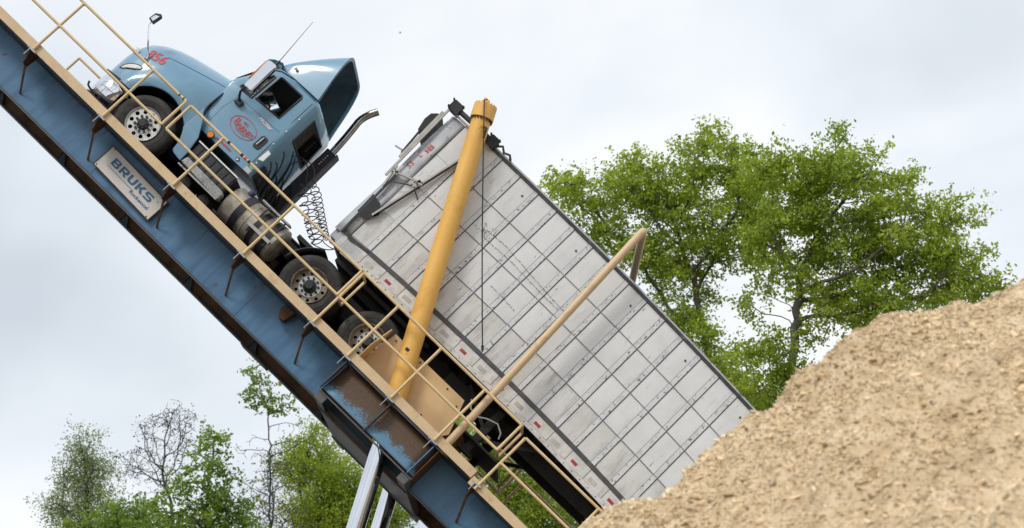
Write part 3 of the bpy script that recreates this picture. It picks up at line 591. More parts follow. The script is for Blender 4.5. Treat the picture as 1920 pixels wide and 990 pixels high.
for side in (0, 1):
    sgn = 1 if side == 0 else -1
    wf = TW0 if side == 0 else TW1                    # outer face
    def ww(d): return wf + sgn * d                    # d: depth inwards
    backing = quadstrip(TF + 0.20, TR, lambda u: band(u) - 0.26, lambda u: topv(u) - 0.02, ww(0.012), ww(0.05), 40).build('side_wall', 'ghost', TRL)
    edges = SEAMS + [TR]
    for i in range(len(SEAMS)):
        ua, ub = SEAMS[i] + 0.005, edges[i + 1] - 0.097
        ub = min(ub, TR)
        # pressed sheet panels, four rows in a bay, each slightly pillowed
        if ub - ua > 0.15:
            for r_ in range(4):
                rows = []
                am = 0.002 + 0.005 * random.random(); tl = 0.004 * (random.random() - 0.5)
                for a in range(6):
                    row = []
                    for c in range(6):
                        s_, t_ = c / 5, a / 5
                        u = ua + (ub - ua) * s_
                        g0 = 0.004
                        v = hv(u, ROWS[r_]) + g0 + (hv(u, ROWS[r_ + 1]) - hv(u, ROWS[r_]) - 2 * g0) * t_
                        bul = am * (1 - (2 * s_ - 1) ** 4) * (1 - (2 * t_ - 1) ** 4) + tl * (2 * t_ - 1) + 0.003 * (random.random() - 0.5)
                        if c in (0, 5) or a in (0, 5): bul = 0
                        row.append((u, ww(0.0095 - bul), v))
                    rows.append(row)
                B().grid(rows).build('panel', 'panelrow' if r_ < 1 else 'panel', backing, smooth=True)
        # post strip with its dark edge
        us = SEAMS[i]
        if us > TF + 0.3:
            po = quadstrip(us - 0.088, us - 0.012, lambda u: hv(u, 0), lambda u: hv(u, 1), ww(0.001), ww(0.0095), 1).build('post', 'post', backing)
            quadstrip(us - 0.0105, us + 0.003, lambda u: hv(u, 0) - 0.0, lambda u: hv(u, 1), ww(0.003), ww(0.009), 1).build('post_seam', 'seam', po)
            quadstrip(us - 0.0955, us - 0.0905, lambda u: hv(u, 0) - 0.0, lambda u: hv(u, 1), ww(0.004), ww(0.009), 1).build('post_seam', 'ghost', po)
        # lower rail plate of the bay
        lr = quadstrip(us + 0.006, min(us + 0.4075, TR), lambda u: band(u) - 0.20, lambda u: band(u) - 0.002, ww(-0.004), ww(0.010), 1).build('rail_plate', 'rail_white', backing)
        quadstrip(us - 0.085, us - 0.004, lambda u: band(u) - 0.195, lambda u: band(u) - 0.004, ww(-0.009), ww(-0.0045), 1).build('rail_joint', 'rail_white', backing)
        um = us + 0.16
        if side == 0:
            if i % 2 == 0 and i > 1:
                quadstrip(um - 0.075, um + 0.045, lambda u: band(u) - 0.150, lambda u: band(u) - 0.098, ww(-0.0075), ww(-0.0045), 1).build('reflector', 'redref', lr)
            else:
                quadstrip(um - 0.095, um + 0.065, lambda u: band(u) - 0.155, lambda u: band(u) - 0.085, ww(-0.0075), ww(-0.0045), 1).build('faded_patch', 'alubar', lr)
    for nm, fa, fb, m_, d0, d1 in (('rub_rail', lambda u: band(u), lambda u: band(u) + 0.074, 'rub', -0.014, 0.011),
                                   ('bottom_rail', lambda u: band(u) - 0.275, lambda u: band(u) - 0.203, 'rail_white', -0.008, 0.06),
                                   ('top_rail', lambda u: topv(u) - 0.052, lambda u: topv(u) - 0.012, 'tarp', -0.022, 0.06),
                                   ('tarp_roll', lambda u: topv(u) - 0.010, lambda u: topv(u) + 0.018, 'alu', -0.035, 0.02)):
        st = 1.62 if nm == 'tarp_roll' else (TF + 0.62 if nm == 'rub_rail' else TF + 0.28)
        quadstrip(st, TR, fa, fb, ww(d0), ww(d1), 60).build(nm, m_, TRL)
    for t_ in ROWS[1:4]:
        quadstrip(TF + 0.60, TR, lambda u: hv(u, t_) - 0.0065, lambda u: hv(u, t_) + 0.0065, ww(-0.002), ww(0.0085), 60).build('liner_crease', 'crease', backing)
    if side == 0:
        for i, u in enumerate(np.arange(1.5, 8.0, 0.18)):
            B().lathe((u, ww(-0.011), band(u) - 0.24), [(0.001, -0.003), (0.010, -0.003), (0.010, 0.003)], 6).build('rivet', 'seam', TRL)
# dashed dent lines scraped along the sheets, and drain holes under the top rail
rs = random.Random(4)
for ln in ([(2.48, 3.10), (2.91, 3.12), (3.57, 3.055), (4.03, 3.012), (4.30, 3.0)], [(2.47, 2.98), (2.80, 2.984), (3.15, 2.993), (3.78, 2.958), (4.18, 2.95)], [(3.18, 2.486), (3.48, 2.478), (3.71, 2.454)]):
    b = B(); xs_ = [q[0] for q in ln]; ys_ = [q[1] for q in ln]; u = xs_[0]
    while u < xs_[-1]:
        l_ = rs.uniform(0.02, 0.05); v = np.interp(u, xs_, ys_) + rs.uniform(-.006, .006); v2 = np.interp(u + l_, xs_, ys_) + rs.uniform(-.008, .008)
        b.bar((u, TW0 - 0.006, v), (u + l_, TW0 - 0.006, v2), rs.uniform(0.006, 0.013), 0.004, up=(0, 1, 0)); u += l_ + rs.uniform(0.008, 0.03)
    b.build('scuff_line', 'seam', TRL)
b = B()
for i in range(26):
    a, r_ = rs.uniform(0, 6.3), rs.uniform(0, 0.13); b.bar((2.44 + r_ * math.cos(a), TW0 - 0.006, 3.06 + r_ * math.sin(a)), (2.44 + r_ * math.cos(a) + rs.uniform(-.03, .03), TW0 - 0.006, 3.06 + r_ * math.sin(a) + rs.uniform(-.03, .03)), 0.008, 0.004, up=(0, 1, 0))
b.build('scuff_patch', 'seam', TRL)
for q in ((2.487, 3.901), (3.743, 3.848), (4.991, 3.805), (6.222, 3.762), (7.46, 3.70)):
    B().lathe((q[0], TW0 - 0.003, q[1]), [(0.001, -0.003), (0.017, -0.003), (0.017, 0.003)], 10).build('drain_hole', 'black', TRL)
# tarp over the load (closed roof) and floor, front wall
rows = []
for u in np.linspace(TF + 0.3, TR, 40):
    rows.append([(u, TW0 + 0.02 + (TW1 - TW0 - 0.04) * j / 10, topv(u) - 0.03 + 0.04 * math.sin(math.pi * j / 10)) for j in range(11)])
B().grid(rows).build('top_tarp', 'tarp', TRL, smooth=True)
B().box(TF - 0.08, TF + 0.20, TW0 + 0.13, TW1 - 0.13, 1.30, 4.10).build('front_wall', 'alu', TRL)
rows = []
for u in np.linspace(TF + 0.05, TR, 30): rows.append([(u, TW0 + 0.07, band(u) - 0.17), (u, TW1 - 0.07, band(u) - 0.17)])
B().grid(rows).build('floor', 'grease', TRL, solid=0.03)
for u in np.arange(1.4, TR, 0.405):
    B().box(u, u + 0.06, TW0 + 0.08, TW1 - 0.08, band(u) - 0.30, band(u) - 0.19).build('floor_beam', 'grease', TRL)
# curved front corner of silver sheet
rows = []
for a in range(9):
    ang = R(90 * a / 8); row = []
    for t_ in np.linspace(0, 1, 12):
        v = 1.44 + t_ * (4.10 - 1.44); du = 0.30 * math.sin(ang); dw = 0.12 * (1 - math.cos(ang))
        wob = 0.008 * math.sin(v * 5 + a)
        u = TF + 0.20 - du + 0.008 * math.sin(v * 3.1); row.append((u, TW0 - 0.004 + dw + wob, v))
    rows.append(row)
B().grid(rows).build('front_corner_sheet', 'alu', TRL, smooth=True, solid=0.006)
rows2 = [[(q[0], 2 * C - q[1], q[2]) for q in r_] for r_ in rows]
B().grid(rows2).build('front_corner_sheet', 'alu', TRL, smooth=True, solid=0.006)
SF = TW0 - 0.03
def flat(name, pts, w0, w1, m): return B().prism(pts, w0, w1).build(name, m, TRL)
def bar(name, a, b, h, t, m, w_=None):
    w_ = SF if w_ is None else w_
    return B().bar((a[0], w_, a[1]), (b[0], w_, b[1]), h, t, up=(0, 1, 0)).build(name, m, TRL)
# nose of the bottom rail
flat('nose_plate', [(0.80, 1.34), (0.95, 1.215), (1.33, 1.235), (1.42, 1.25), (1.42, 1.44), (0.96, 1.42), (0.86, 1.47)], TW0 - 0.006, TW0 + 0.01, 'alu')
flat('gusset_plate', [(1.35, 1.205), (1.80, 1.212), (1.80, 1.292), (1.42, 1.292), (1.35, 1.25)], TW0 - 0.016, TW0 - 0.009, 'rail_white')
for i in range(8): B().lathe((1.41 + 0.105 * (i // 2), TW0 - 0.018, 1.232 + 0.04 * (i % 2)), [(0.001, -0.003), (0.011, -0.003), (0.011, 0.003)], 6).build('rivet', 'seam', TRL)
flat('torn_edge_strip', [(0.88, 1.475), (1.05, 1.43), (1.42, 1.50), (1.42, 1.535), (1.2, 1.515), (1.06, 1.50), (0.9, 1.545)], TW0 - 0.022, TW0 - 0.008, 'tarp')
# tarp arm linkage at the front
bar('front_edge_bar', (0.86, 1.44), (0.80, 2.72), 0.055, 0.03, 'tarp', SF - 0.01)
flat('arm_pivot_plate', [(0.80, 1.86), (0.98, 1.84), (1.10, 2.05), (0.98, 2.20), (0.78, 2.24)], SF - 0.035, SF - 0.018, 'black')
bar('tarp_bar', (0.69, 2.60), (0.625, 4.10), 0.045, 0.035, 'alubar', SF - 0.02)
bar('tarp_bar', (0.62, 2.98), (0.575, 4.02), 0.05, 0.04, 'alubar', SF + 0.02)
bar('tarp_bar', (0.785, 2.45), (0.71, 2.85), 0.05, 0.03, 'alubar', SF - 0.025)
bar('tarp_arm', (1.02, 1.97), (1.36, 3.66), 0.055, 0.03, 'alubar', SF - 0.028)
bar('tarp_arm_edge', (1.045, 1.97), (1.385, 3.66), 0.014, 0.04, 'tarp', SF - 0.028)
bar('tarp_link', (0.77, 2.74), (1.20, 2.90), 0.05, 0.028, 'alubar', SF - 0.05)
for c_ in ((0.77, 2.74), (1.19, 2.88), (1.15, 2.80)):
    flat('link_plate', [(c_[0] - 0.05, c_[1] - 0.045), (c_[0] + 0.05, c_[1] - 0.045), (c_[0] + 0.05, c_[1] + 0.045), (c_[0] - 0.05, c_[1] + 0.045)], SF - 0.075, SF - 0.066, 'alubar')
    for k_ in range(4):
        B().lathe((c_[0] + 0.03 * (-1) ** k_, SF - 0.076, c_[1] + 0.028 * (-1) ** (k_ // 2)), [(0.001, -0.012), (0.012, -0.012), (0.012, 0.004)], 6).build('bolt', 'seam', TRL)
B().tube([(0.80, SF - 0.04, 2.70), (0.88, SF - 0.055, 2.60), (1.02, SF - 0.055, 2.70), (1.16, SF - 0.05, 2.78), (1.22, SF - 0.02, 2.74), (1.34, SF + 0.02, 2.68)], 0.010, 6).build('brake_hose', 'hose', TRL, smooth=True)
for cu_, wz in ((0.685, 0.10), (1.52, 0.09)):
    blk = flat('corner_bracket', [(cu_ - wz, 4.12), (cu_ + wz, 4.11), (cu_ + wz, 4.26), (cu_ + wz - 0.03, 4.30), (cu_ - wz + 0.02, 4.30), (cu_ - wz, 4.24)], SF - 0.07, SF + 0.09, 'black')
    for q in ((-wz - 0.012, 4.28), (wz - 0.01, 4.29), (-wz, 4.14)):
        B().lathe((cu_ + q[0], SF - 0.06, q[1]), [(0.001, -0.03), (0.018, -0.03), (0.018, 0.05), (0.001, 0.05)], 8).build('bolt', 'black', blk)
B().tube([(0.76, SF, 4.21), (1.45, SF, 4.215)], 0.045, 12).build('tarp_tube', 'tarp', TRL, smooth=True)
bar('top_trim', (0.76, 4.125), (1.60, 4.13), 0.055, 0.03, 'alubar', SF + 0.01)
bar('crank_rod', (0.52, 3.10), (0.46, 3.62), 0.03, 0.03, 'black', SF + 0.25)
bar('crank_handle', (0.36, 3.12), (0.56, 3.16), 0.025, 0.025, 'alubar', SF + 0.25)
flat('wind_box', [(0.545, 3.50), (0.42, 3.58), (0.37, 3.78), (0.38, 3.92), (0.46, 4.00), (0.545, 4.02)], SF + 0.25, SF + 0.75, 'black')
B().tube([(1.62, SF - 0.02, 4.20), (1.70, SF - 0.05, 4.26), (1.78, SF - 0.02, 4.20), (1.88, SF - 0.04, 4.235), (1.95, SF - 0.02, 4.18)], 0.022, 6).build('rope_knot', 'tarp', TRL, smooth=True)
# torn red lettering on the corner sheet
def corner_w(u, v):
    s_ = min(1, max(0, (TF + 0.20 - u) / 0.30)); return TW0 - 0.012 + 0.12 * (1 - math.sqrt(max(0, 1 - s_ * s_)))
text('torn_lettering', 'SES', 'red', TRL, 0.86, TW0 - 0.02, 3.42, 0.12, 0.002, 0.001, rot=R(88), surf=corner_w)
text('torn_lettering', '53', 'red', TRL, 0.83, TW0 - 0.02, 3.02, 0.13, 0.002, 0.001, rot=R(88), surf=corner_w)
text('torn_lettering', 'L', 'red', TRL, 0.83, TW0 - 0.02, 3.24, 0.10, 0.002, 0.001, rot=R(88), surf=corner_w)
# underbody: upper coupler, landing gear, rear bogie, hoses
for ww_ in (C - 0.55, C + 0.45):
    B().box(1.1, TR - 0.2, ww_, ww_ + 0.1, 0.98, 1.18).build('frame_rail', 'grease', TRL)
B().box(1.0, 3.1, C - 0.9, C + 0.9, 1.10, 1.17).build('coupler_plate', 'grease', TRL)
for ww_ in (C - 0.85, C + 0.75):
    lg = B().box(4.62, 4.76, ww_, ww_ + 0.12, 0.38, 1.22).build('landing_leg', 'grease', TRL, bevel=0.01)
    B().box(4.55, 4.83, ww_ - 0.06, ww_ + 0.18, 0.33, 0.378).build('landing_foot', 'grease', lg)
    B().bar((4.7, ww_ + 0.06, 0.62), (5.55, ww_ + 0.06, 1.18), 0.06, 0.04).build('leg_brace', 'grease', lg)
    B().bar((4.7, ww_ + 0.06, 0.80), (4.0, ww_ + 0.06, 1.18), 0.06, 0.04).build('leg_brace', 'grease', lg)
B().box(4.65, 4.73, C - 0.8, C + 0.8, 0.60, 0.66).build('cross_shaft', 'grease', TRL)
B().box(4.45, 5.20, C - 0.95, C + 0.95, 0.56, 0.595).build('leg_crossmember', 'grease', TRL)
B().box(3.62, 4.25, C - 0.75, C - 0.35, 0.80, 1.16).build('valve_box', 'grease', TRL, bevel=0.03)
B().tube([(4.20, C - 0.9, 1.02), (4.30, C - 0.93, 0.90), (4.46, C - 0.93, 0.87), (4.60, C - 0.93, 0.96), (4.78, C - 0.93, 1.02), (4.92, C - 0.93, 0.95), (4.96, C - 0.9, 0.86)], 0.014, 8).build('air_line', 'alubar', TRL, smooth=True)
def simple_wheel(cu_, wf_, dirn, par):
    prof = [(0.30, 0.03), (0.36, 0.01), (0.46, 0.0), (0.51, 0.03), (0.52, 0.08), (0.52, 0.20), (0.51, 0.25), (0.46, 0.28), (0.30, 0.25)]
    return B().lathe((cu_, wf_, 0.47), [(a, b * dirn) for a, b in prof], 36, close=True).build('wheel', 'rubber', par, smooth=True)
for ua in (11.6, 12.9):
    for wf_, dn in ((TW0 + 0.04, 1), (TW1 - 0.04, -1)): simple_wheel(ua, wf_, dn, TRL)
    B().tube([(ua, TW0 + 0.2, 0.47), (ua, TW1 - 0.2, 0.47)], 0.08, 12).build('axle', 'grease', TRL, smooth=True)
    B().box(ua - 0.3, ua + 0.3, C - 0.6, C + 0.6, 0.55, 0.99).build('suspension', 'grease', TRL)

# ================================================================== TRUCK TRACTOR
TK = root('truck_tractor', (-1.0, C, -0.03), 'blue day-cab tractor numbered 856 parked nose-up on the platform', 'truck')
def wheel(cu_, wf_, dirn, dish, par_name='wheel'):
    """wf_: outer face; dirn +1 = inwards is +w"""
    cv_ = 0.478
    prof = [(0.295, 0.03), (0.315, 0.022), (0.36, 0.004), (0.43, 0.0), (0.475, 0.008), (0.505, 0.03), (0.515, 0.06)]
    for k_ in range(4): prof += [(0.520, 0.07 + k_ * 0.045), (0.520, 0.10 + k_ * 0.045), (0.508, 0.103 + k_ * 0.045), (0.508, 0.112 + k_ * 0.045)]
    prof += [(0.520, 0.25), (0.50, 0.275), (0.43, 0.285), (0.30, 0.26)]
    ty = B().lathe((cu_, wf_, cv_), [(a, b * dirn) for a, b in prof], 56, close=True).build(par_name, 'rubber', TK, smooth=True, angle=50)
    am = 'alloy' if not dish else 'alloyd'
    # sidewall ring
    B().lathe((cu_, wf_, cv_), [(0.395, 0.0 * dirn), (0.400, -0.004 * dirn), (0.408, 0.0)], 48).build('sidewall_ring', 'rubber', ty, smooth=True)
    d = 0.035 if not dish else 0.115
    rimp = [(0.300, 0.012), (0.292, 0.004), (0.284, 0.012), (0.272, 0.03 if not dish else 0.06), (0.268, d + 0.02)]
    B().lathe((cu_, wf_, cv_), [(a, b * dirn) for a, b in rimp], 48).build('rim', am, ty, smooth=True)
    hr, hn = (0.213, 10) if not dish else (0.225, 10)
    hol = [circ(cu_ + hr * math.cos(2 * math.pi * (i + 0.5) / hn), cv_ + hr * math.sin(2 * math.pi * (i + 0.5) / hn), 0.036 if not dish else 0.028, 12) for i in range(hn)]
    holes_plate(circ(cu_, cv_, 0.272, 48), hol, wf_ + d * dirn, wf_ + (d + 0.014) * dirn).build('wheel_disc', am, ty)
    B().lathe((cu_, wf_, cv_), [(0.001, (d + 0.09) * dirn), (0.27, (d + 0.09) * dirn)], 32).build('brake_drum', 'black', ty)
    if not dish:
        B().lathe((cu_, wf_, cv_), [(0.165, (d - 0.001) * dirn), (0.158, (d - 0.010) * dirn), (0.105, (d - 0.012) * dirn)], 40).build('disc_boss', 'alloy', ty, smooth=True)
        for i in range(10):
            a = 2 * math.pi * i / 10
            B().lathe((cu_ + 0.132 * math.cos(a), wf_ + (d - 0.012) * dirn, cv_ + 0.132 * math.sin(a)), [(0.001, -0.022 * dirn), (0.024, -0.022 * dirn), (0.024, 0.0)], 8).build('wheel_nut', 'plastic', ty)
        B().lathe((cu_, wf_, cv_), [(0.001, (d - 0.075) * dirn), (0.055, (d - 0.075) * dirn), (0.062, (d - 0.06) * dirn), (0.070, (d - 0.05) * dirn), (0.098, (d - 0.035) * dirn), (0.103, d * dirn)], 20).build('hub', 'plastic', ty)
        for i in range(8):
            a = 2 * math.pi * i / 8
            B().lathe((cu_ + 0.078 * math.cos(a), wf_ + (d - 0.045) * dirn, cv_ + 0.078 * math.sin(a)), [(0.001, -0.016 * dirn), (0.012, -0.016 * dirn), (0.012, 0.0)], 6).build('hub_bolt', 'steel', ty)
    else:
        B().lathe((cu_, wf_, cv_), [(0.185, (d - 0.001) * dirn), (0.178, (d - 0.014) * dirn), (0.10, (d - 0.016) * dirn)], 40).build('disc_boss', 'alloy', ty, smooth=True)
        for i in range(10):
            a = 2 * math.pi * i / 10
            B().lathe((cu_ + 0.142 * math.cos(a), wf_ + (d - 0.016) * dirn, cv_ + 0.142 * math.sin(a)), [(0.001, -0.026 * dirn), (0.021, -0.026 * dirn), (0.021, 0.0)], 8).build('wheel_nut', 'black', ty)
        B().lathe((cu_, wf_, cv_), [(0.001, (d - 0.150) * dirn), (0.066, (d - 0.150) * dirn), (0.074, (d - 0.140) * dirn), (0.086, (d - 0.06) * dirn), (0.112, (d - 0.05) * dirn), (0.116, d * dirn)], 20).build('hub', 'plastic', ty)
    return ty
for side in (0, 1):
    f = (lambda a: a) if side == 0 else (lambda a: 2 * C - a)
    dn = 1 if side == 0 else -1
    wheel(-2.80, f(0.71), dn, False)
    for ua in (1.10, 2.425):
        wheel(ua, f(0.67), dn, True)
        prof = [(0.30, 0.03), (0.36, 0.01), (0.46, 0.0), (0.51, 0.03), (0.52, 0.08), (0.52, 0.20), (0.51, 0.25), (0.46, 0.28), (0.30, 0.25)]
        B().lathe((ua, f(1.0), 0.478), [(a, b * dn) for a, b in prof], 36, close=True).build('inner_wheel', 'rubber', TK, smooth=True)
for ua in (-2.8, 1.10, 2.425): B().tube([(ua, 0.9, 0.47), (ua, 2 * C - 0.9, 0.47)], 0.09 if ua > 0 else 0.06, 12).build('axle', 'grease', TK, smooth=True)
for ww_ in (C - 0.52, C + 0.42): B().box(-3.75, 3.25, ww_, ww_ + 0.1, 0.62, 0.90).build('chassis_rail', 'grease', TK)
for ua in (-3.3, -0.9, 0.35, 1.76, 3.1): B().box(ua, ua + 0.1, C - 0.42, C + 0.42, 0.66, 0.86).build('chassis_crossmember', 'grease', TK)
B().lathe((1.76, C, 1.02), [(0.001, 0.0), (0.46, 0.0), (0.46, 0.06), (0.001, 0.06)], 28, axis='v').build('fifth_wheel', 'grease', TK)
for ua in (0.75, 1.45, 2.08, 2.78): B().lathe((ua, 1.42, 0.55), [(0.001, -0.12), (0.13, -0.12), (0.13, 0.12), (0.001, 0.12)], 16, axis='v').build('air_spring', 'grease', TK)

# --- hood and fenders (one moulded tilt hood)
HU = [-4.06, -4.0, -3.9, -3.75, -3.55, -3.3, -3.0, -2.8, -2.6, -2.45, -2.30]
HB = [0.66, 0.86, 0.98, 1.07, 1.14, 1.175, 1.185, 1.18, 1.155, 1.12, 1.085]
HT = [1.53, 1.67, 1.79, 1.885, 1.975, 2.05, 2.115, 2.15, 2.175, 2.185, 2.195]
HS = [0.86, 0.88, 0.90, 0.94, 0.98, 1.02, 1.08, 1.14, 1.22, 1.32, 1.42]
HP = [0.85, 0.82, 0.80, 0.82, 0.86, 0.88, 0.88, 0.84, 0.76, 0.66, 0.58]
WC_U, WC_V, WR = -2.80, 0.478, 0.655
def bulge(u, v):
    r_ = math.hypot(u - WC_U, (v - WC_V)); x = (r_ - WR) / 0.34
    return 0.045 * max(0, 1 - (2 * x - 0.7) ** 2) if -0.15 < x < 0.85 else 0.0
def hood_w(u, v, side=0):
    b_, vt, vs, p_ = (lerp_tab(u, HU, t_) for t_ in (HB, HT, HS, HP))
    if v <= vs: c = 1.0
    else:
        s_ = min(1.0, (v - vs) / (vt - vs)); c = max(0, 1 - s_ ** 2.9) ** (0.60 * p_)
    w_ = C - b_ * c - bulge(u, v); return w_
def arch_v(u):
    d = abs(u - WC_U)
    return WC_V + math.sqrt(max(0, WR ** 2 - d * d)) if d < WR else -1
def hood_bottom(u):
    if u < WC_U: return max(0.735 if u > -3.95 else 0.78, arch_v(u))
    return max(0.50, arch_v(u))
ust = sorted(set([-4.06, -4.045, -4.02, -3.98] + list(np.linspace(-3.93, -2.30, 44)) + [-3.41, -3.40]))
rows = []
for u in ust:
    vb = hood_bottom(u); vt = lerp_tab(u, HU, HT); vs = lerp_tab(u, HU, HS); row = []
    for j in range(9):
        v = vb + (max(vs, vb + 0.02) - vb) * j / 9; row.append((u, hood_w(u, v), v))
    v0 = max(vs, vb + 0.02)
    for j in range(19):
        a = R(90 * j / 18); v = v0 + (vt - v0) * math.sin(a); row.append((u, hood_w(u, min(v, vt)) if j < 18 else C, v))
    rows.append(row + [(q[0], 2 * C - q[1], q[2]) for q in row[-2::-1]])
hood = B().grid(rows).build('hood', 'paint', TK, smooth=True, angle=180)
r0 = rows[0]; n_ = len(r0)
B().add(r0, [tuple(range(n_))]).build('grille_surround', 'paint', hood)
B().prism([(1.35, 0.85), (2.45, 0.85), (2.40, 1.33), (1.40, 1.33)], -4.085, -4.062, axis='u').build('grille', 'plastic', hood)
for i in range(7): B().box(-4.10, -4.086, 1.40, 2.40, 0.90 + 0.06 * i, 0.915 + 0.06 * i).build('grille_bar', 'chrome', hood)
# hood crease line and cowl gap
for side in (0, 1):
    f = (lambda a: a) if side == 0 else (lambda a: 2 * C - a)
    ln = []
    for t_ in np.linspace(0, 1, 24):
        t_ = 0.36 + 0.64 * t_; u = -4.0 + 1.66 * t_; v = 1.33 + (1.90 - 1.33) * (t_ ** 0.8); ln.append((u, f(hood_w(u, v) - 0.001), v))
    B().tube(ln, 0.005, 6).build('hood_crease', 'darkblue', hood, smooth=True)
    # fender skirt behind the wheel
    sk = [(-2.30, 1.42), (-2.245, 1.30), (-2.18, 1.24), (-1.99, 0.95), (-1.93, 0.66), (-1.92, 0.47), (-2.09, 0.49)] + [(WC_U + WR * math.cos(R(a)), WC_V + WR * math.sin(R(a))) for a in (4, 14, 24, 34, 41)]
    w0, w1 = sorted((f(0.735), f(0.78)))
    B().prism(sk, w0, w1).build('fender_skirt', 'paint', hood, bevel=0.012)
    # wheel-arch lip and black liner
    lip = [(WC_U + (WR + 0.004) * math.cos(R(a)), f(hood_w(WC_U + WR * math.cos(R(a)), WC_V + WR * math.sin(R(a))) + 0.02), WC_V + (WR + 0.004) * math.sin(R(a))) for a in range(6, 158, 8)]
    B().tube(lip, 0.018, 8).build('arch_lip', 'plastic', hood, smooth=True)
    rws = []
    for w_ in (0.76, 1.25):
        rws.append([(WC_U + WR * 1.0 * math.cos(R(a)), f(w_), WC_V + WR * math.sin(R(a))) for a in range(0, 181, 10)])
    B().grid(rws).build('arch_liner', 'black', hood, smooth=True)
    w0, w1 = sorted((f(1.25), f(1.27)))
    B().prism([(WC_U + WR * math.cos(R(a)), WC_V + WR * math.sin(R(a))) for a in range(0, 181, 12)], w0, w1).build('arch_wall', 'black', hood)
    # headlight: almond lens following the fender
    al = [(-3.87, 0.905), (-3.845, 0.985), (-3.77, 1.065), (-3.66, 1.125), (-3.565, 1.15), (-3.525, 1.135), (-3.545, 1.085), (-3.62, 1.035), (-3.72, 0.975), (-3.80, 0.925)]
    cxx, cvv = -3.69, 1.03
    bl = B(); ring_o = [(u, f(hood_w(u, v) - 0.004), v) for u, v in al]
    ring_i = [(cxx + (u - cxx) * 0.55, f(hood_w(cxx + (u - cxx) * 0.55, cvv + (v - cvv) * 0.55) - 0.026), cvv + (v - cvv) * 0.55) for u, v in al]
    bl.grid([ring_o, ring_i], close=True); bl.add(ring_i, [tuple(range(len(al)))])
    hl = bl.build('headlight', 'lens', hood, smooth=True, angle=180)
    B().tube(ring_o + ring_o[:1], 0.010, 6).build('headlight_bezel', 'plastic', hl, smooth=True)
    B().lathe((-3.90, f(hood_w(-3.84, 1.31) - 0.0), 1.31), [(0.001, -0.035), (0.05, -0.025), (0.07, 0.02)], 14).build('marker_lamp', 'lens', hood, smooth=True)
    # hood mirror on its stalk
    s0 = (-3.60, f(hood_w(-3.60, 1.29)), 1.29)
    st = B().tube([s0, (-3.62, f(0.78), 1.36), (-3.74, f(0.72), 1.47), (-3.87, f(0.68), 1.60), (-3.96, f(0.66), 1.71), (-3.985, f(0.66), 1.78)], [0.024, 0.02, 0.016, 0.014, 0.013, 0.012], 8).build('hood_mirror', 'chrome', TK, smooth=True)
    B().prism([(-4.045, 1.79), (-3.93, 1.77), (-3.905, 1.95), (-3.945, 1.985), (-4.03, 1.93)], f(0.62), f(0.70)).build('mirror_head', 'plastic', st, bevel=0.012)
    B().prism([(-4.015, 1.81), (-3.95, 1.80), (-3.93, 1.93), (-4.0, 1.90)], f(0.612), f(0.6185)).build('mirror_glass', 'chrome', st)
    B().box(-3.64, -3.55, *sorted((f(hood_w(-3.6, 1.27) - 0.03), f(hood_w(-3.6, 1.27) + 0.05))), 1.24, 1.29).build('mirror_base', 'plastic', st)
    # bumper splash strip
    B().prism([(-3.95, 0.70), (-3.93, 0.735), (-3.6, 0.77), (-3.42, 0.735), (-3.30, 0.60), (-3.36, 0.56), (-3.5, 0.66)], f(0.76), f(0.80)).build('splash_strip', 'plastic', TK, bevel=0.01)
text('fleet_number', '856', 'red', hood, -3.53, 0, 1.445, 0.27, 0.001, 0.005, 0.92, shear=0.05, rot=R(13), surf=lambda u, v: hood_w(u, v))
# chrome bumper wrapping round the nose
plan = [(-3.42, 0.735), (-3.60, 0.73), (-3.78, 0.76), (-3.90, 0.86), (-3.99, 1.05), (-4.07, 1.35), (-4.10, C)]
plan = plan + [(u, 2 * C - w_) for u, w_ in plan[-2::-1]]
rows = []
for t_ in np.linspace(0, 1, 9):
    row = []
    for i, (u, w_) in enumerate(plan):
        e_ = abs(i - (len(plan) - 1) / 2) / ((len(plan) - 1) / 2)
        v0 = 0.27 + 0.07 * max(0, e_ - 0.55) / 0.45; v1 = 0.73 - 0.09 * max(0, e_ - 0.55) / 0.45
        bul = 0.035 * math.sin(math.pi * t_); sg = -1 if w_ < C else 1
        row.append((u - bul * (1 - e_), w_ + sg * bul * e_, v0 + (v1 - v0) * t_))
    rows.append(row)
B().grid(rows).build('bumper', 'chrome', TK, smooth=True, solid=0.01, angle=180)
B().tube([(-3.90, 0.84, 0.30), (-3.97, 0.80, 0.32), (-4.0, 0.79, 0.38)], 0.018, 8).build('bumper_guide', 'black', TK, smooth=True)
B().box(-3.92, -3.40, 0.80, 3.0, 0.20, 0.268).build('bumper_valance', 'black', TK)

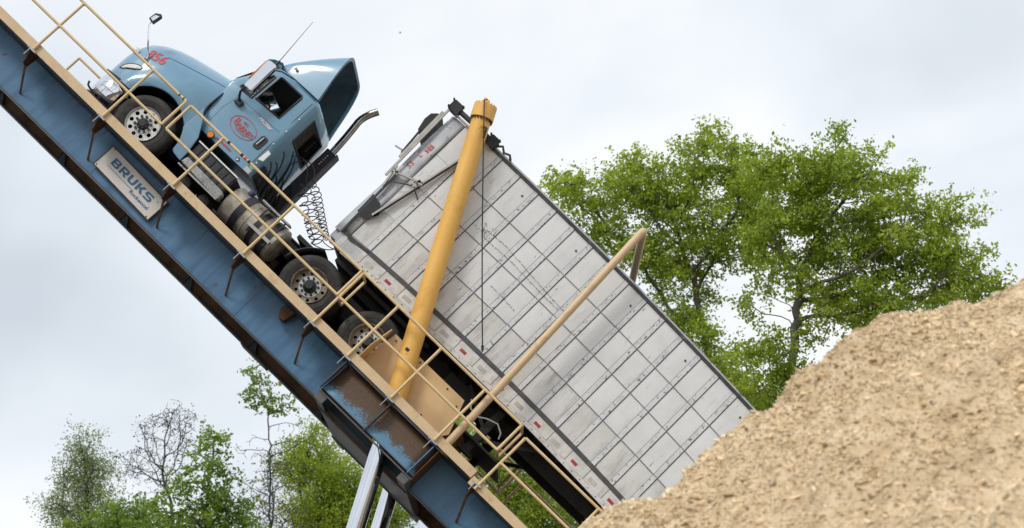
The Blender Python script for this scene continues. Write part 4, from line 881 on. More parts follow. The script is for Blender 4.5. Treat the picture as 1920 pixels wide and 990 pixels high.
# --- cab
def cab_slice(v):
    hw = 1.045 - 0.10 * max(0, (v - 2.0)) / 0.75 if v < 2.75 else 0.945 - (v - 2.75) * 1.6
    uf_c = lerp_tab(v, [1.10, 1.9, 2.06, 2.70, 2.80, 2.86], [-2.34, -2.46, -2.50, -2.19, -2.05, -1.80])
    uf_s = lerp_tab(v, [1.10, 1.45, 2.02, 2.70, 2.80, 2.86], [-2.22, -2.29, -2.37, -2.00, -1.93, -1.70])
    if v < 1.30: uf_s = lerp_tab(v, [1.10, 1.30], [-2.03, -2.245])
    if v < 1.30: uf_c = min(uf_c, -2.3)
    ub = lerp_tab(v, [1.10, 2.70, 2.80, 2.86], [-0.99, -1.06, -1.11, -1.28])
    pts = []
    rb = 0.09
    pts.append((ub, C)); 
    for a in (0, 30, 60, 90): pts.append((ub - rb + rb * math.cos(R(a)), C - hw + rb - rb * math.sin(R(a))))
    ue = uf_s + 0.03
    for t_ in (0.2, 0.45, 0.7, 1.0): pts.append((ub - rb + (ue - ub + rb) * t_, C - hw))
    for t_ in (0.12, 0.25, 0.4, 0.55, 0.7, 0.85, 1.0):
        a = R(90 * t_)
        wq = C - hw * max(0.0, math.cos(a)) ** 0.5 if t_ < 1 else C; pts.append((uf_c + (ue - uf_c) * (1 - math.sin(a)) ** 1.0, wq))
    return pts, hw
VS = [1.10, 1.12, 1.2, 1.30, 1.38, 1.5, 1.7, 1.9, 2.02, 2.12, 2.3, 2.5, 2.62, 2.70, 2.75, 2.80, 2.835, 2.86]
def cab_shell(inset):
    rows = []
    for v in VS:
        pts, hw = cab_slice(v); half = [(C + (0) + (u - C), w_) for u, w_ in pts]
        if inset:
            half = [(u + inset if u < -1.6 else u - inset, C - max(0, (C - w_) - inset)) for u, w_ in half]
        full = half + [(u, 2 * C - w_) for u, w_ in half[-2:0:-1]]
        vv = v if not inset else 1.10 + inset + (v - 1.10) * (1.76 - 2 * inset) / 1.76
        rows.append([(u, w_, vv) for u, w_ in full])
    b = B().grid(rows, close=True); n = len(rows[0])
    b.add(rows[0], [tuple(range(n - 1, -1, -1))]); b.add(rows[-1], [tuple(range(n))]); return b
def cutter(b):
    o = b.build('cut_tmp', None); o.matrix_world = Matrix.Identity(4); return o
VENT = [(-2.20, 2.075), (-2.02, 2.48), (-1.965, 2.60), (-1.93, 2.60), (-1.925, 2.05), (-2.10, 2.045)]
WIN = [(-1.865, 2.10), (-1.865, 2.655), (-1.835, 2.665), (-1.38, 2.67), (-1.355, 2.64), (-1.345, 2.125)]
cabb = Vector(TK['_b'])
def shift(b): b.v = [tuple(Vector(q) - cabb) for q in b.v]; return b
def make_cutters():
    L_ = [B().prism(WIN, -0.5, 4.3), B().prism(VENT, -0.5, 4.3),
          B().prism([(-3.2, 2.16), (-2.10, 2.16), (-1.92, 2.60), (-3.2, 2.60)], 1.07, 2.73),
          B().prism([(1.25, 2.08), (2.55, 2.08), (2.50, 2.58), (1.30, 2.58)], -1.35, -0.5, axis='u')]
    return [cutter(shift(b)) for b in L_]
def hollow(inset, thick, name, m, par):
    o = cab_shell(inset).build(name, m, par, smooth=False)
    i_ = cab_shell(inset + thick); ic = cutter(shift(i_)); cs = make_cutters()
    par_ = o.parent; o.parent = None
    bool_cut(o, [ic] + cs)
    for c in [ic] + cs: bpy.data.objects.remove(c)
    o.parent = par_
    o.data.polygons.foreach_set('use_smooth', [True] * len(o.data.polygons)); o.data.set_sharp_from_angle(angle=R(32))
    return o
cab = hollow(0.0, 0.02, 'cab', 'paint', TK)
trim = hollow(0.026, 0.02, 'cab_lining', 'interior', TK)
def cab_w(u, v):
    return C - (1.045 - 0.10 * max(0, (v - 2.0)) / 0.75)
for side in (0, 1):
    f = (lambda a: a) if side == 0 else (lambda a: 2 * C - a)
    for nm, poly, g_ in (('door_window', WIN, 'glass'), ('vent_window', VENT, 'tint')):
        fr = B().tube([(u, f(cab_w(u, v) - 0.002), v) for u, v in poly] + [(poly[0][0], f(cab_w(*poly[0]) - 0.002), poly[0][1])], 0.019, 6).build(nm, 'plastic', cab)
        B().add([(u, f(cab_w(u, v) + 0.012), v) for u, v in poly], [tuple(range(len(poly)))]).build('pane', g_, fr)
    # door shut lines
    for ln in ([(-1.165, 2.70), (-1.15, 2.3), (-1.115, 1.7), (-1.10, 1.30), (-1.105, 1.10)],
               [(-2.08, 1.95), (-2.14, 1.6), (-2.12, 1.3)], [(-2.12, 1.92), (-1.16, 1.96)]):
        thin = 0.009 if ln[0][0] > -1.5 else 0.003
        B().tube([(u, f(cab_w(u, v) - 0.0005), v) for u, v in ln], thin, 6).build('door_line', 'plastic' if thin > 0.005 else 'darkblue', cab, smooth=True)
    gp = [(-2.305, v) for v in np.linspace(2.10, 1.44, 12)] + [(-2.27, 1.36), (-2.225, 1.275)]
    B().tube([(u, f(hood_w(u, v) + 0.004), v) for u, v in gp], 0.014, 6).build('cowl_gap', 'black', cab, smooth=True)
    # door handle
    hn = B().prism([(-1.30, 1.49), (-1.205, 1.49), (-1.18, 1.53), (-1.175, 1.71), (-1.20, 1.745), (-1.29, 1.745), (-1.315, 1.71), (-1.32, 1.53)], f(0.838), f(0.856)).build('door_handle', 'plastic', cab, bevel=0.01)
    B().tube([(-1.26, f(0.83), 1.545), (-1.255, f(0.822), 1.64), (-1.25, f(0.83), 1.715)], [0.021, 0.017, 0.015], 8).build('lever', 'chrome', hn, smooth=True)
    # cab-mounted mirror
    mr = B().tube([(-1.99, f(0.85), 1.86), (-2.02, f(0.72), 1.90), (-2.035, f(0.62), 1.96), (-2.02, f(0.58), 2.06)], 0.022, 8).build('door_mirror', 'plastic', cab, smooth=True)
    B().prism([(-2.07, 1.80), (-1.93, 1.80), (-1.92, 1.90), (-2.05, 1.91)], f(0.79), f(0.857)).build('mirror_foot', 'plastic', mr, bevel=0.012)
    hd_ = B().prism([(-2.045, 2.06), (-1.90, 2.04), (-1.865, 2.07), (-1.875, 2.63), (-1.92, 2.665), (-2.04, 2.655), (-2.075, 2.62)], f(0.50), f(0.62)).build('mirror_shell', 'chrome', mr, bevel=0.035, smooth=True)
    B().prism([(-2.085, 2.20), (-2.066, 2.20), (-2.072, 2.58), (-2.09, 2.58)], f(0.52), f(0.58)).build('turn_lamp', 'amber', mr, bevel=0.006)
    B().tube([(-1.90, f(0.60), 2.60), (-1.84, f(0.74), 2.70), (-1.66, f(0.90), 2.78)], 0.012, 6).build('mirror_stay', 'plastic', mr, smooth=True)
    # marker lamp ahead of door, marker badge behind door
    B().prism(circ(-1.905, 1.135, 0.052, 14), f(0.775), f(0.80)).build('side_marker', 'amber', TK)
    B().prism(circ(-1.905, 1.135, 0.066, 14), f(0.785), f(0.81)).build('marker_bezel', 'plastic', TK)
    B().prism([(-1.075, 1.39), (-0.985, 1.42), (-0.985, 1.60), (-1.06, 1.62)], f(0.845), f(0.862)).build('cab_badge', 'white', cab, bevel=0.006)
    B().box(-1.09, -1.01, *sorted((f(0.846), f(0.856))), 1.20, 1.27).build('green_sticker', 'greent', cab)
    B().box(-1.12, -1.0, *sorted((f(0.846), f(0.856))), 1.105, 1.19).build('data_sticker', 'alubar', cab)
    for q in ((-1.08, 1.75), (-1.09, 2.05), (-1.10, 2.35), (-1.04, 1.33)):
        B().lathe((q[0], f(0.862 + 0.0 if q[1] < 2 else cab_w(*q) + 0.012), q[1]), [(0.001, -0.02), (0.014, -0.015), (0.016, 0.01)], 8).build('screw', 'alloy', cab)
# rear window, windscreen panes
B().prism([(1.26, 2.09), (2.54, 2.09), (2.49, 2.57), (1.31, 2.57)], -1.052, -1.046, axis='u').build('rear_window', 'tint', cab)
B().tube([(-1.025, 1.26, 2.08), (-1.03, 2.54, 2.08), (-1.05, 2.49, 2.58), (-1.05, 1.31, 2.58), (-1.025, 1.26, 2.08)], 0.018, 6).build('rear_window_seal', 'plastic', cab)
B().add([(-2.44, 1.07, 2.15), (-2.44, 2.73, 2.15), (-2.23, 2.73, 2.61), (-2.23, 1.07, 2.61)], [(0, 1, 2, 3)]).build('windscreen', 'tint', cab)
# cabin furniture
for wc_ in (C - 0.45, C + 0.45):
    s_ = B().box(-1.75, -1.30, wc_ - 0.25, wc_ + 0.25, 1.62, 1.80).build('seat', 'interior', cab, bevel=0.04)
    B().prism([(-1.36, 1.80), (-1.24, 1.80), (-1.12, 2.45), (-1.22, 2.47)], wc_ - 0.24, wc_ + 0.24).build('seat_back', 'interior', s_, bevel=0.04)
B().box(-2.28, -2.0, 1.0, 2.8, 1.75, 2.03).build('dashboard', 'interior', cab, bevel=0.04)
sw = [(-1.93 + 0.10 * math.cos(a), C - 0.45 + 0.22 * math.sin(a), 2.10 + 0.18 * math.cos(a)) for a in np.linspace(0, 2 * math.pi, 25)]
B().tube(sw, 0.018, 6).build('steering_wheel', 'interior', cab, smooth=True)
# lettering on the door
oval = [(-1.635 + 0.262 * math.cos(a), 1.60 + 0.165 * math.sin(a)) for a in np.linspace(0, 2 * math.pi, 40, endpoint=False)]
ovi = [(-1.635 + 0.2545 * math.cos(a), 1.60 + 0.1575 * math.sin(a)) for a in np.linspace(0, 2 * math.pi, 40, endpoint=False)]
holes_plate(oval, [ovi], 0.8445, 0.849).build('logo_ring', 'red', cab)
text('logo_lettering', 'ARNES', 'red', cab, -1.575, 0.846, 1.58, 0.118, 0.001, 0.0018, 1.0)
text('logo_initial', 'B', 'red', cab, -1.79, 0.846, 1.612, 0.18, 0.001, 0.0022, 0.9)
text('logo_small', 'BILL', 'red', cab, -1.64, 0.846, 1.675, 0.06, 0.001, 0.0005, 1.0)
for vv, hw_ in ((1.535, 0.16), (1.515, 0.13), (1.495, 0.10)):
    B().box(-1.61 - hw_, -1.61 + hw_, 0.845, 0.849, vv, vv + 0.005).build('logo_fine_print', 'red', cab)
text('script_badge', 'PROStar', 'white', cab, -1.43, 0.846, 1.90, 0.082, 0.002, 0.002, 1.0, shear=0.35)
text('door_print', 'OPERATED BY BARNES', 'red', cab, -1.62, 0.847, 1.262, 0.058, 0.001, 0.002, 0.72)
text('door_print', 'TRANSPORTATION', 'red', cab, -1.66, 0.847, 1.175, 0.05, 0.001, 0.0015, 0.78)
B().prism([(-1.345, 1.16), (-1.305, 1.20), (-1.265, 1.16), (-1.305, 1.12)], 0.842, 0.849).build('placard', 'black', cab)
B().prism(circ(-1.305, 1.155, 0.018, 10), 0.838, 0.8415).build('placard_disc', 'white', cab)
# sun visor
rows = []
for w_ in np.linspace(1.02, 2.78, 12):
    e_ = ((w_ - C) / 0.88) ** 2
    rows.append([(-2.44 + 0.16 * e_, w_, 2.68), (-2.42 + 0.16 * e_, w_, 2.76), (-2.33 + 0.14 * e_, w_, 2.82), (-2.17 + 0.1 * e_, w_, 2.865), (-2.05, w_, 2.87)])
B().grid(rows).build('sun_visor', 'paint', cab, smooth=True, solid=0.012)
for wc_ in (1.3, 1.6, 1.9, 2.2, 2.5): B().lathe((-2.02, wc_, 2.87), [(0.05, 0), (0.045, 0.035), (0.001, 0.045)], 10, axis='v').build('roof_lamp', 'amber', cab)
B().tube([(-2.10, 0.98, 2.82), (-2.21, 0.98, 3.72)], [0.008, 0.004], 6).build('antenna', 'steel', TK, smooth=True)
B().lathe((-2.10, 0.98, 2.80), [(0.02, -0.03), (0.02, 0.05), (0.001, 0.06)], 8, axis='v').build('antenna_base', 'plastic', TK)
# roof air deflector, open at the back
rows = []
NS, NA = 16, 26
def defl(s_, k_):
    a = math.pi * k_
    hw = 0.70 + 0.27 * s_ ** 0.6; top = 2.845 + 0.985 * s_ ** 0.80; bot = 2.83 - 0.02 * s_
    ca, sa = math.cos(a), math.sin(a)
    w_ = C - hw * (abs(ca) ** 0.26) * (1 if ca > 0 else -1) * (1 - 0.10 * sa * s_)
    h_ = abs(sa) ** 0.36; v = bot + (top - bot) * h_
    ur = -1.14 - 0.23 * h_; u = -2.12 + (ur + 2.12) * s_ + 0.02 * (1 - s_)
    return (u, w_, v)
rows = [[defl(i / NS, j / NA) for j in range(NA + 1)] for i in range(NS + 1)]
df = B().grid(rows).build('roof_deflector', 'paint', TK, smooth=True, angle=60)
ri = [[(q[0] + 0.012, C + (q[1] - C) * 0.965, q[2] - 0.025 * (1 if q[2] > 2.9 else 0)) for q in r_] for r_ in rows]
B().grid(ri).build('deflector_shade_lining', 'paintshade', df, smooth=True)  # inner sheet coloured as the shade within the open deflector
er = []
for j in range(NA + 1):
    o_, i_ = rows[-1][j], ri[-1][j]
    er.append([o_, (o_[0] + 0.012, C + (o_[1] - C) * 0.93, o_[2] - (0.05 if o_[2] > 2.9 else 0)), (i_[0] - 0.05, C + (o_[1] - C) * 0.93, o_[2] - (0.05 if o_[2] > 2.9 else 0))])
B().grid(er).build('deflector_rim', 'paint', df, smooth=True)
B().lathe((-1.84, 1.06, 2.96), [(0.03, -0.02), (0.028, -0.05), (0.001, -0.055)], 8).build('clearance_lamp', 'alloy', df)
# cab rear: hose connections, ledge
ch = B().box(-0.985, -0.95, 1.05, 2.75, 1.15, 1.42).build('rear_panel', 'interior', TK)
for wc_ in (1.2, 1.5, 1.8, 2.1, 2.4): B().box(-0.949, -0.92, wc_, wc_ + 0.06, 1.18, 1.40).build('rear_panel_rib', 'darkblue', ch)
for i in range(16):
    wq = 1.0 + 0.10 * i; a0 = random.uniform(1.15, 2.0)
    pts = [(-0.95, wq, a0), (-0.85 + random.uniform(0, .1), wq + 0.05, a0 - 0.1 + random.uniform(-.1, .2)), (-0.80, wq + 0.15, a0 - 0.35), (-0.88, wq + 0.3, a0 - 0.5), (-0.7, wq + 0.3, 1.0)]
    pts = [Vector(q) for q in pts]; cur = []
    for t_ in np.linspace(0, 1, 14):
        q = [p.copy() for p in pts]
        while len(q) > 1: q = [q[k_] * (1 - t_) + q[k_ + 1] * t_ for k_ in range(len(q) - 1)]
        cur.append(q[0])
    B().tube(cur, 0.013, 6).build('service_line', 'hose', TK, smooth=True)
# exhaust stack on the far rear corner with heat shield
EW = 2.72
sk_ = B().tube([(-0.88, EW, 2.45), (-0.935, EW, 3.02), (-0.97, EW, 3.28), (-0.985, EW, 3.37), (-0.985, EW, 3.45), (-0.97, EW, 3.53), (-0.945, EW, 3.61), (-0.91, EW, 3.69), (-0.875, EW, 3.76)], 0.066, 16).build('exhaust_stack', 'stackm', TK, smooth=True)
B().prism([(-0.98, 1.05), (-0.76, 1.05), (-0.79, 2.66), (-0.99, 2.66)], EW - 0.12, EW + 0.10).build('heat_shield', 'black', sk_, bevel=0.02)
B().prism([(-0.755, 1.2), (-0.72, 1.2), (-0.755, 2.68), (-0.785, 2.68)], EW - 0.13, EW + 0.11).build('shield_edge', 'steel', sk_)
for i in range(5):
    B().lathe((-0.88, EW - 0.123, 2.35 + 0.05 * i), [(0.001, -0.003), (0.014, -0.003), (0.014, 0.003)], 8).build('shield_perforation', 'alubar', sk_)

# --- side equipment below the cab
for side in (0, 1):
    f = (lambda a: a) if side == 0 else (lambda a: 2 * C - a)
    w0, w1 = sorted((f(0.80), f(1.30)))
    bx = B().box(-1.94, -1.05, w0, w1, 0.50, 0.915).build('battery_box', 'plastic', TK, bevel=0.015)
    for i in range(6):
        a0, a1 = sorted((f(0.785), f(0.80)))
        B().box(-1.90 + 0.145 * i, -1.80 + 0.145 * i, a0, a1, 0.60, 0.89).build('box_rib', 'plastic', bx, bevel=0.006)
    a0, a1 = sorted((f(0.77), f(0.83)))
    B().box(-1.95, -1.04, a0, a1, 0.917, 0.942).build('box_trim', 'white', bx)
    B().prism([(-1.88, 0.47), (-1.85, 0.60), (-1.02, 0.585), (-0.98, 0.55), (-0.985, 0.43), (-1.05, 0.42)], f(0.67), f(0.83)).build('step_tread', 'tread', bx, bevel=0.02)
    B().box(-1.88, -1.0, *sorted((f(0.66), f(0.69))), 0.405, 0.432).build('step_lip', 'alubar', bx)
    for ua in (-1.62, -1.18):
        B().lathe((ua, f(0.95), 0.27), [(0.001, -0.14), (0.10, -0.13), (0.135, -0.08), (0.135, 0.12), (0.001, 0.14)], 18).build('air_tank', 'grease', bx, smooth=True)
    tk = B().lathe((-0.36, f(1.03), 0.605), [(0.001, -0.59), (0.20, -0.585), (0.29, -0.565), (0.322, -0.53), (0.325, 0.53), (0.29, 0.565), (0.20, 0.585), (0.001, 0.59)], 40, axis='u').build('fuel_tank', 'tankm', TK, smooth=True)
    for ua, wd in ((-0.60, 0.065), (-0.22, 0.05), (0.03, 0.065)):
        B().lathe((ua, f(1.03), 0.605), [(0.328, -wd), (0.337, -wd), (0.337, wd), (0.328, wd)], 40, axis='u', close=True).build('tank_strap', 'plastic', tk, smooth=True)
    for ua in (-0.42, -0.05):
        B().lathe((ua, f(1.03), 0.605), [(0.327, -0.012), (0.332, 0), (0.327, 0.012)], 40, axis='u').build('tank_weld', 'tankm', tk, smooth=True)
    B().lathe((-0.72, f(0.88), 0.90), [(0.001, 0.06), (0.055, 0.06), (0.06, 0.0), (0.05, -0.05)], 14, axis='v').build('filler_cap', 'hoseblue', tk)
    B().box(-0.46, 0.16, *sorted((f(0.69), f(0.86))), 0.935, 0.965).build('tank_step', 'tread', tk)
    B().box(-0.35, 0.14, *sorted((f(0.665), f(0.70))), 0.49, 0.545).build('tank_step', 'alubar', tk)
    for ua in (-0.3, 0.08): B().bar((ua, f(0.73), 0.40), (ua, f(0.73), 0.94), 0.035, 0.02, up=(0, 1, 0)).build('step_hanger', 'plastic', tk)
    # quarter fender ahead of the first drive wheel
    rws = []
    for d in (0.0, 0.60):
        rws.append([(1.10 + 0.62 * math.cos(R(a)), f(0.68 + d), 0.478 + 0.62 * math.sin(R(a))) for a in range(112, 182, 7)])
    B().grid(rws).build('quarter_fender', 'plastic', TK, smooth=True, solid=0.02)
    B().box(0.30, 0.62, *sorted((f(0.95), f(1.4))), 0.93, 1.0).build('fender_mount', 'grease', TK)
    B().box(3.18, 3.20, *sorted((f(0.70), f(1.30))), 0.10, 0.85).build('mud_flap', 'rubber', TK)
B().box(-0.9, 0.95, 1.32, 2.48, 0.902, 0.925).build('frame_deck_plate', 'grease', TK)

# ================================================================== AIR HOSES
def coil(label, m, a, b, c, turns, rad, ph, r_=0.009):
    """suzi coil: hangs from a, helix along a..b, plain tail to c (world space)"""
    a, b, c = Vector(a), Vector(b), Vector(c); pts = []
    d = (b - a); x_ = d.cross(Vector((0, 1, 0))).normalized(); y_ = d.cross(x_).normalized()
    n = int(turns * 14)
    for i in range(n + 1):
        t = i / n; q = a + d * t + Vector((0, 0, -0.10 * math.sin(math.pi * t)))
        an = 2 * math.pi * turns * t + ph; rr_ = rad * min(1, t * 6) * (0.8 + 0.35 * math.sin(3 * t + ph))
        pts.append(q + x_ * math.cos(an) * rr_ + y_ * math.sin(an) * rr_ + d.normalized() * 0.02 * math.sin(an))
    e0 = pts[-1]
    for i in range(1, 12):
        t = i / 11; pts.append(e0.lerp(c, t) + Vector((0, 0, -0.10 * math.sin(math.pi * t))))
    o = B().tube(pts, r_, 6).build('coiled_air_hose', m, smooth=True); tag(o, label, 'hose', 'air hoses between truck and trailer')
    return o
s0 = world(-0.90, 1.62, 2.02)
coil('black coiled air hose nearest the cab hanging between truck and trailer', 'hose', world(-0.50, 1.62, 1.80), world(0.22, 2.35, 1.30), world(0.80, 1.55, 1.52), 9, 0.115, 0.0)
coil('dull red coiled air hose hanging in the tighter right-hand coil', 'hosered', world(-0.46, 1.72, 1.93), world(0.28, 2.40, 1.46), world(0.80, 1.62, 1.62), 14, 0.075, 1.0)
coil('dull blue coiled hose mixed in with the black coil', 'hoseblue', world(-0.53, 1.55, 1.72), world(0.16, 2.20, 1.24), world(0.80, 1.5, 1.48), 7, 0.095, 2.2)
for nm, pa in (('black feed hose looping from the cab rear to the coils', [(-0.95, 1.62, 1.98), (-0.80, 1.60, 2.12), (-0.62, 1.62, 2.02), (-0.50, 1.62, 1.80)]),
               ('dull red feed hose arching from the cab rear to the red coil', [(-0.95, 1.75, 1.80), (-0.85, 1.75, 2.20), (-0.60, 1.74, 2.16), (-0.46, 1.72, 1.93)])):
    P4 = [world(*q) for q in pa]; cur = []
    for t in np.linspace(0, 1, 18):
        q = [p.copy() for p in P4]
        while len(q) > 1: q = [q[k_] * (1 - t) + q[k_ + 1] * t for k_ in range(len(q) - 1)]
        cur.append(q[0])
    tag(B().tube(cur, 0.010, 6).build('feed_hose', 'hose' if 'black' in nm else 'hosered', smooth=True), nm, 'hose', 'air hoses between truck and trailer')

# ================================================================== WOOD CHIP PILE
def vnoise(x, y, s, seed):
    r_ = np.random.default_rng(seed).random((128, 128)); fx, fy = (x / s) % 127, (y / s) % 127
    i, j = np.floor(fx).astype(int), np.floor(fy).astype(int); a, b = fx - i, fy - j; a = a * a * (3 - 2 * a); b = b * b * (3 - 2 * b)
    i2, j2 = (i + 1) % 128, (j + 1) % 128
    return (r_[i, j] * (1 - a) + r_[i2, j] * a) * (1 - b) + (r_[i, j2] * (1 - a) + r_[i2, j2] * a) * b
RX = [-8, -4, -2, -0.4, 0.2, 0.56, 0.81, 1.25, 1.71, 1.96, 2.21, 2.51, 2.80, 3.26, 3.47, 3.72, 3.98, 5.0, 7.0, 9.0, 12, 16, 20]
RZ = [-2, 0.8, 2.4, 3.95, 4.60, 5.10, 5.29, 5.49, 5.82, 5.99, 6.28, 6.54, 6.68, 6.80, 6.83, 6.90, 7.06, 7.6, 8.1, 8.2, 7.2, 4.5, 1.5]
def pile_h(x, y):
    x = np.asarray(x, float); y = np.asarray(y, float)
    ridge = np.interp(x, RX, RZ); d = y - 14.0
    s = np.sqrt(d * d + 0.05) - 0.22
    z = ridge - s * np.where(d < 0, 0.66, 0.74)
    z += (vnoise(x + 50, y + 50, 0.9, 1) - 0.5) * 0.34 * np.clip(np.abs(d) * 1.6, 0.16, 1) + (vnoise(x + 50, y + 50, 0.33, 2) - 0.5) * 0.40 * np.clip(np.abs(d) * 2, 0.35, 1)
    z += (vnoise(x + 50, y + 50, 0.13, 3) - 0.5) * 0.115 + (vnoise(x + 50, y + 50, 0.05, 4) - 0.5) * 0.045
    return z
xs = np.concatenate([np.arange(-7, -0.4, 0.25), np.arange(-0.4, 4.6, 0.026), np.arange(4.6, 20, 0.3)])
ys = np.concatenate([np.arange(2.0, 9.5, 0.12), np.arange(9.5, 14.5, 0.03), np.arange(14.5, 26, 0.3)])
X, Y = np.meshgrid(xs, ys); Z = np.maximum(pile_h(X, Y), -0.3)
ny, nx = X.shape; idx = np.arange(ny * nx).reshape(ny, nx)
quads = np.stack([idx[:-1, :-1], idx[:-1, 1:], idx[1:, 1:], idx[1:, :-1]], -1).reshape(-1, 4)
def np_mesh(name, V, F, m, smooth=False):
    me = bpy.data.meshes.new(name); k_ = F.shape[1]
    me.vertices.add(len(V)); me.vertices.foreach_set('co', V.astype(np.float32).ravel())
    me.loops.add(F.size); me.loops.foreach_set('vertex_index', F.astype(np.int32).ravel())
    me.polygons.add(len(F)); me.polygons.foreach_set('loop_start', np.arange(0, F.size, k_, dtype=np.int32))
    me.polygons.foreach_set('loop_total', np.full(len(F), k_, dtype=np.int32))
    if smooth: me.polygons.foreach_set('use_smooth', np.ones(len(F), bool))
    me.materials.append(M[m]); me.update(calc_edges=True); o = bpy.data.objects.new(name, me); COL.objects.link(o); return o
pile = np_mesh('wood_chip_pile', np.stack([X, Y, Z], -1).reshape(-1, 3), quads, 'mound', True)
tag(pile, 'large heap of pale tan wood chips filling the lower right foreground', 'wood chip pile')
def chips(n, lo, hi, x0, x1, y0, y1):
    px = rng.uniform(x0, x1, n); py = rng.uniform(y0, y1, n); pz = pile_h(px, py)
    Ls = rng.uniform(lo, hi, n) * (0.6 + 0.8 * rng.random(n) ** 3); Ws = Ls * rng.uniform(0.25, 0.6, n); Ts = Ws * 0.3
    q = rng.normal(size=(n, 3)); q[:, 2] *= 0.55; q /= np.linalg.norm(q, axis=1)[:, None]
    nrm = rng.normal(size=(n, 3)) * 0.6 + np.array([0.0, -0.5, 0.8]); b2 = np.cross(nrm, q); b2 /= np.linalg.norm(b2, axis=1)[:, None]; c2 = np.cross(q, b2)
    ce = np.stack([px, py, pz + 0.004], -1); V = []
    for (i, j, k_) in ((-1, -.7, -1), (1, -1, -1), (.8, 1, -1), (-.9, .8, -1), (-.9, -.6, 1), (.9, -.8, 1), (.7, .8, 1), (-1, .6, 1)):
        V.append(ce + q * (Ls * 0.5 * i)[:, None] + b2 * (Ws * 0.5 * j)[:, None] + c2 * (Ts * 0.5 * k_)[:, None])
    V = np.stack(V, 1).reshape(-1, 3); Fb = np.array([(0, 3, 2, 1), (4, 5, 6, 7), (0, 1, 5, 4), (1, 2, 6, 5), (2, 3, 7, 6), (3, 0, 4, 7)])
    F = (np.arange(n)[:, None, None] * 8 + Fb[None]).reshape(-1, 4); return V, F
V1, F1 = chips(90000, 0.012, 0.038, -0.5, 4.7, 9.6, 14.5); V2, F2 = chips(9000, 0.035, 0.085, -0.5, 4.7, 9.6, 14.5); V3, F3 = chips(9000, 0.03, 0.08, -4, 9, 4, 9.8)
Vc = np.concatenate([V1, V2, V3]); Fc = np.concatenate([F1, F2 + len(V1), F3 + len(V1) + len(V2)])
co = np_mesh('loose_chips', Vc, Fc, 'chip'); co.parent = pile; co['kind'] = 'stuff'

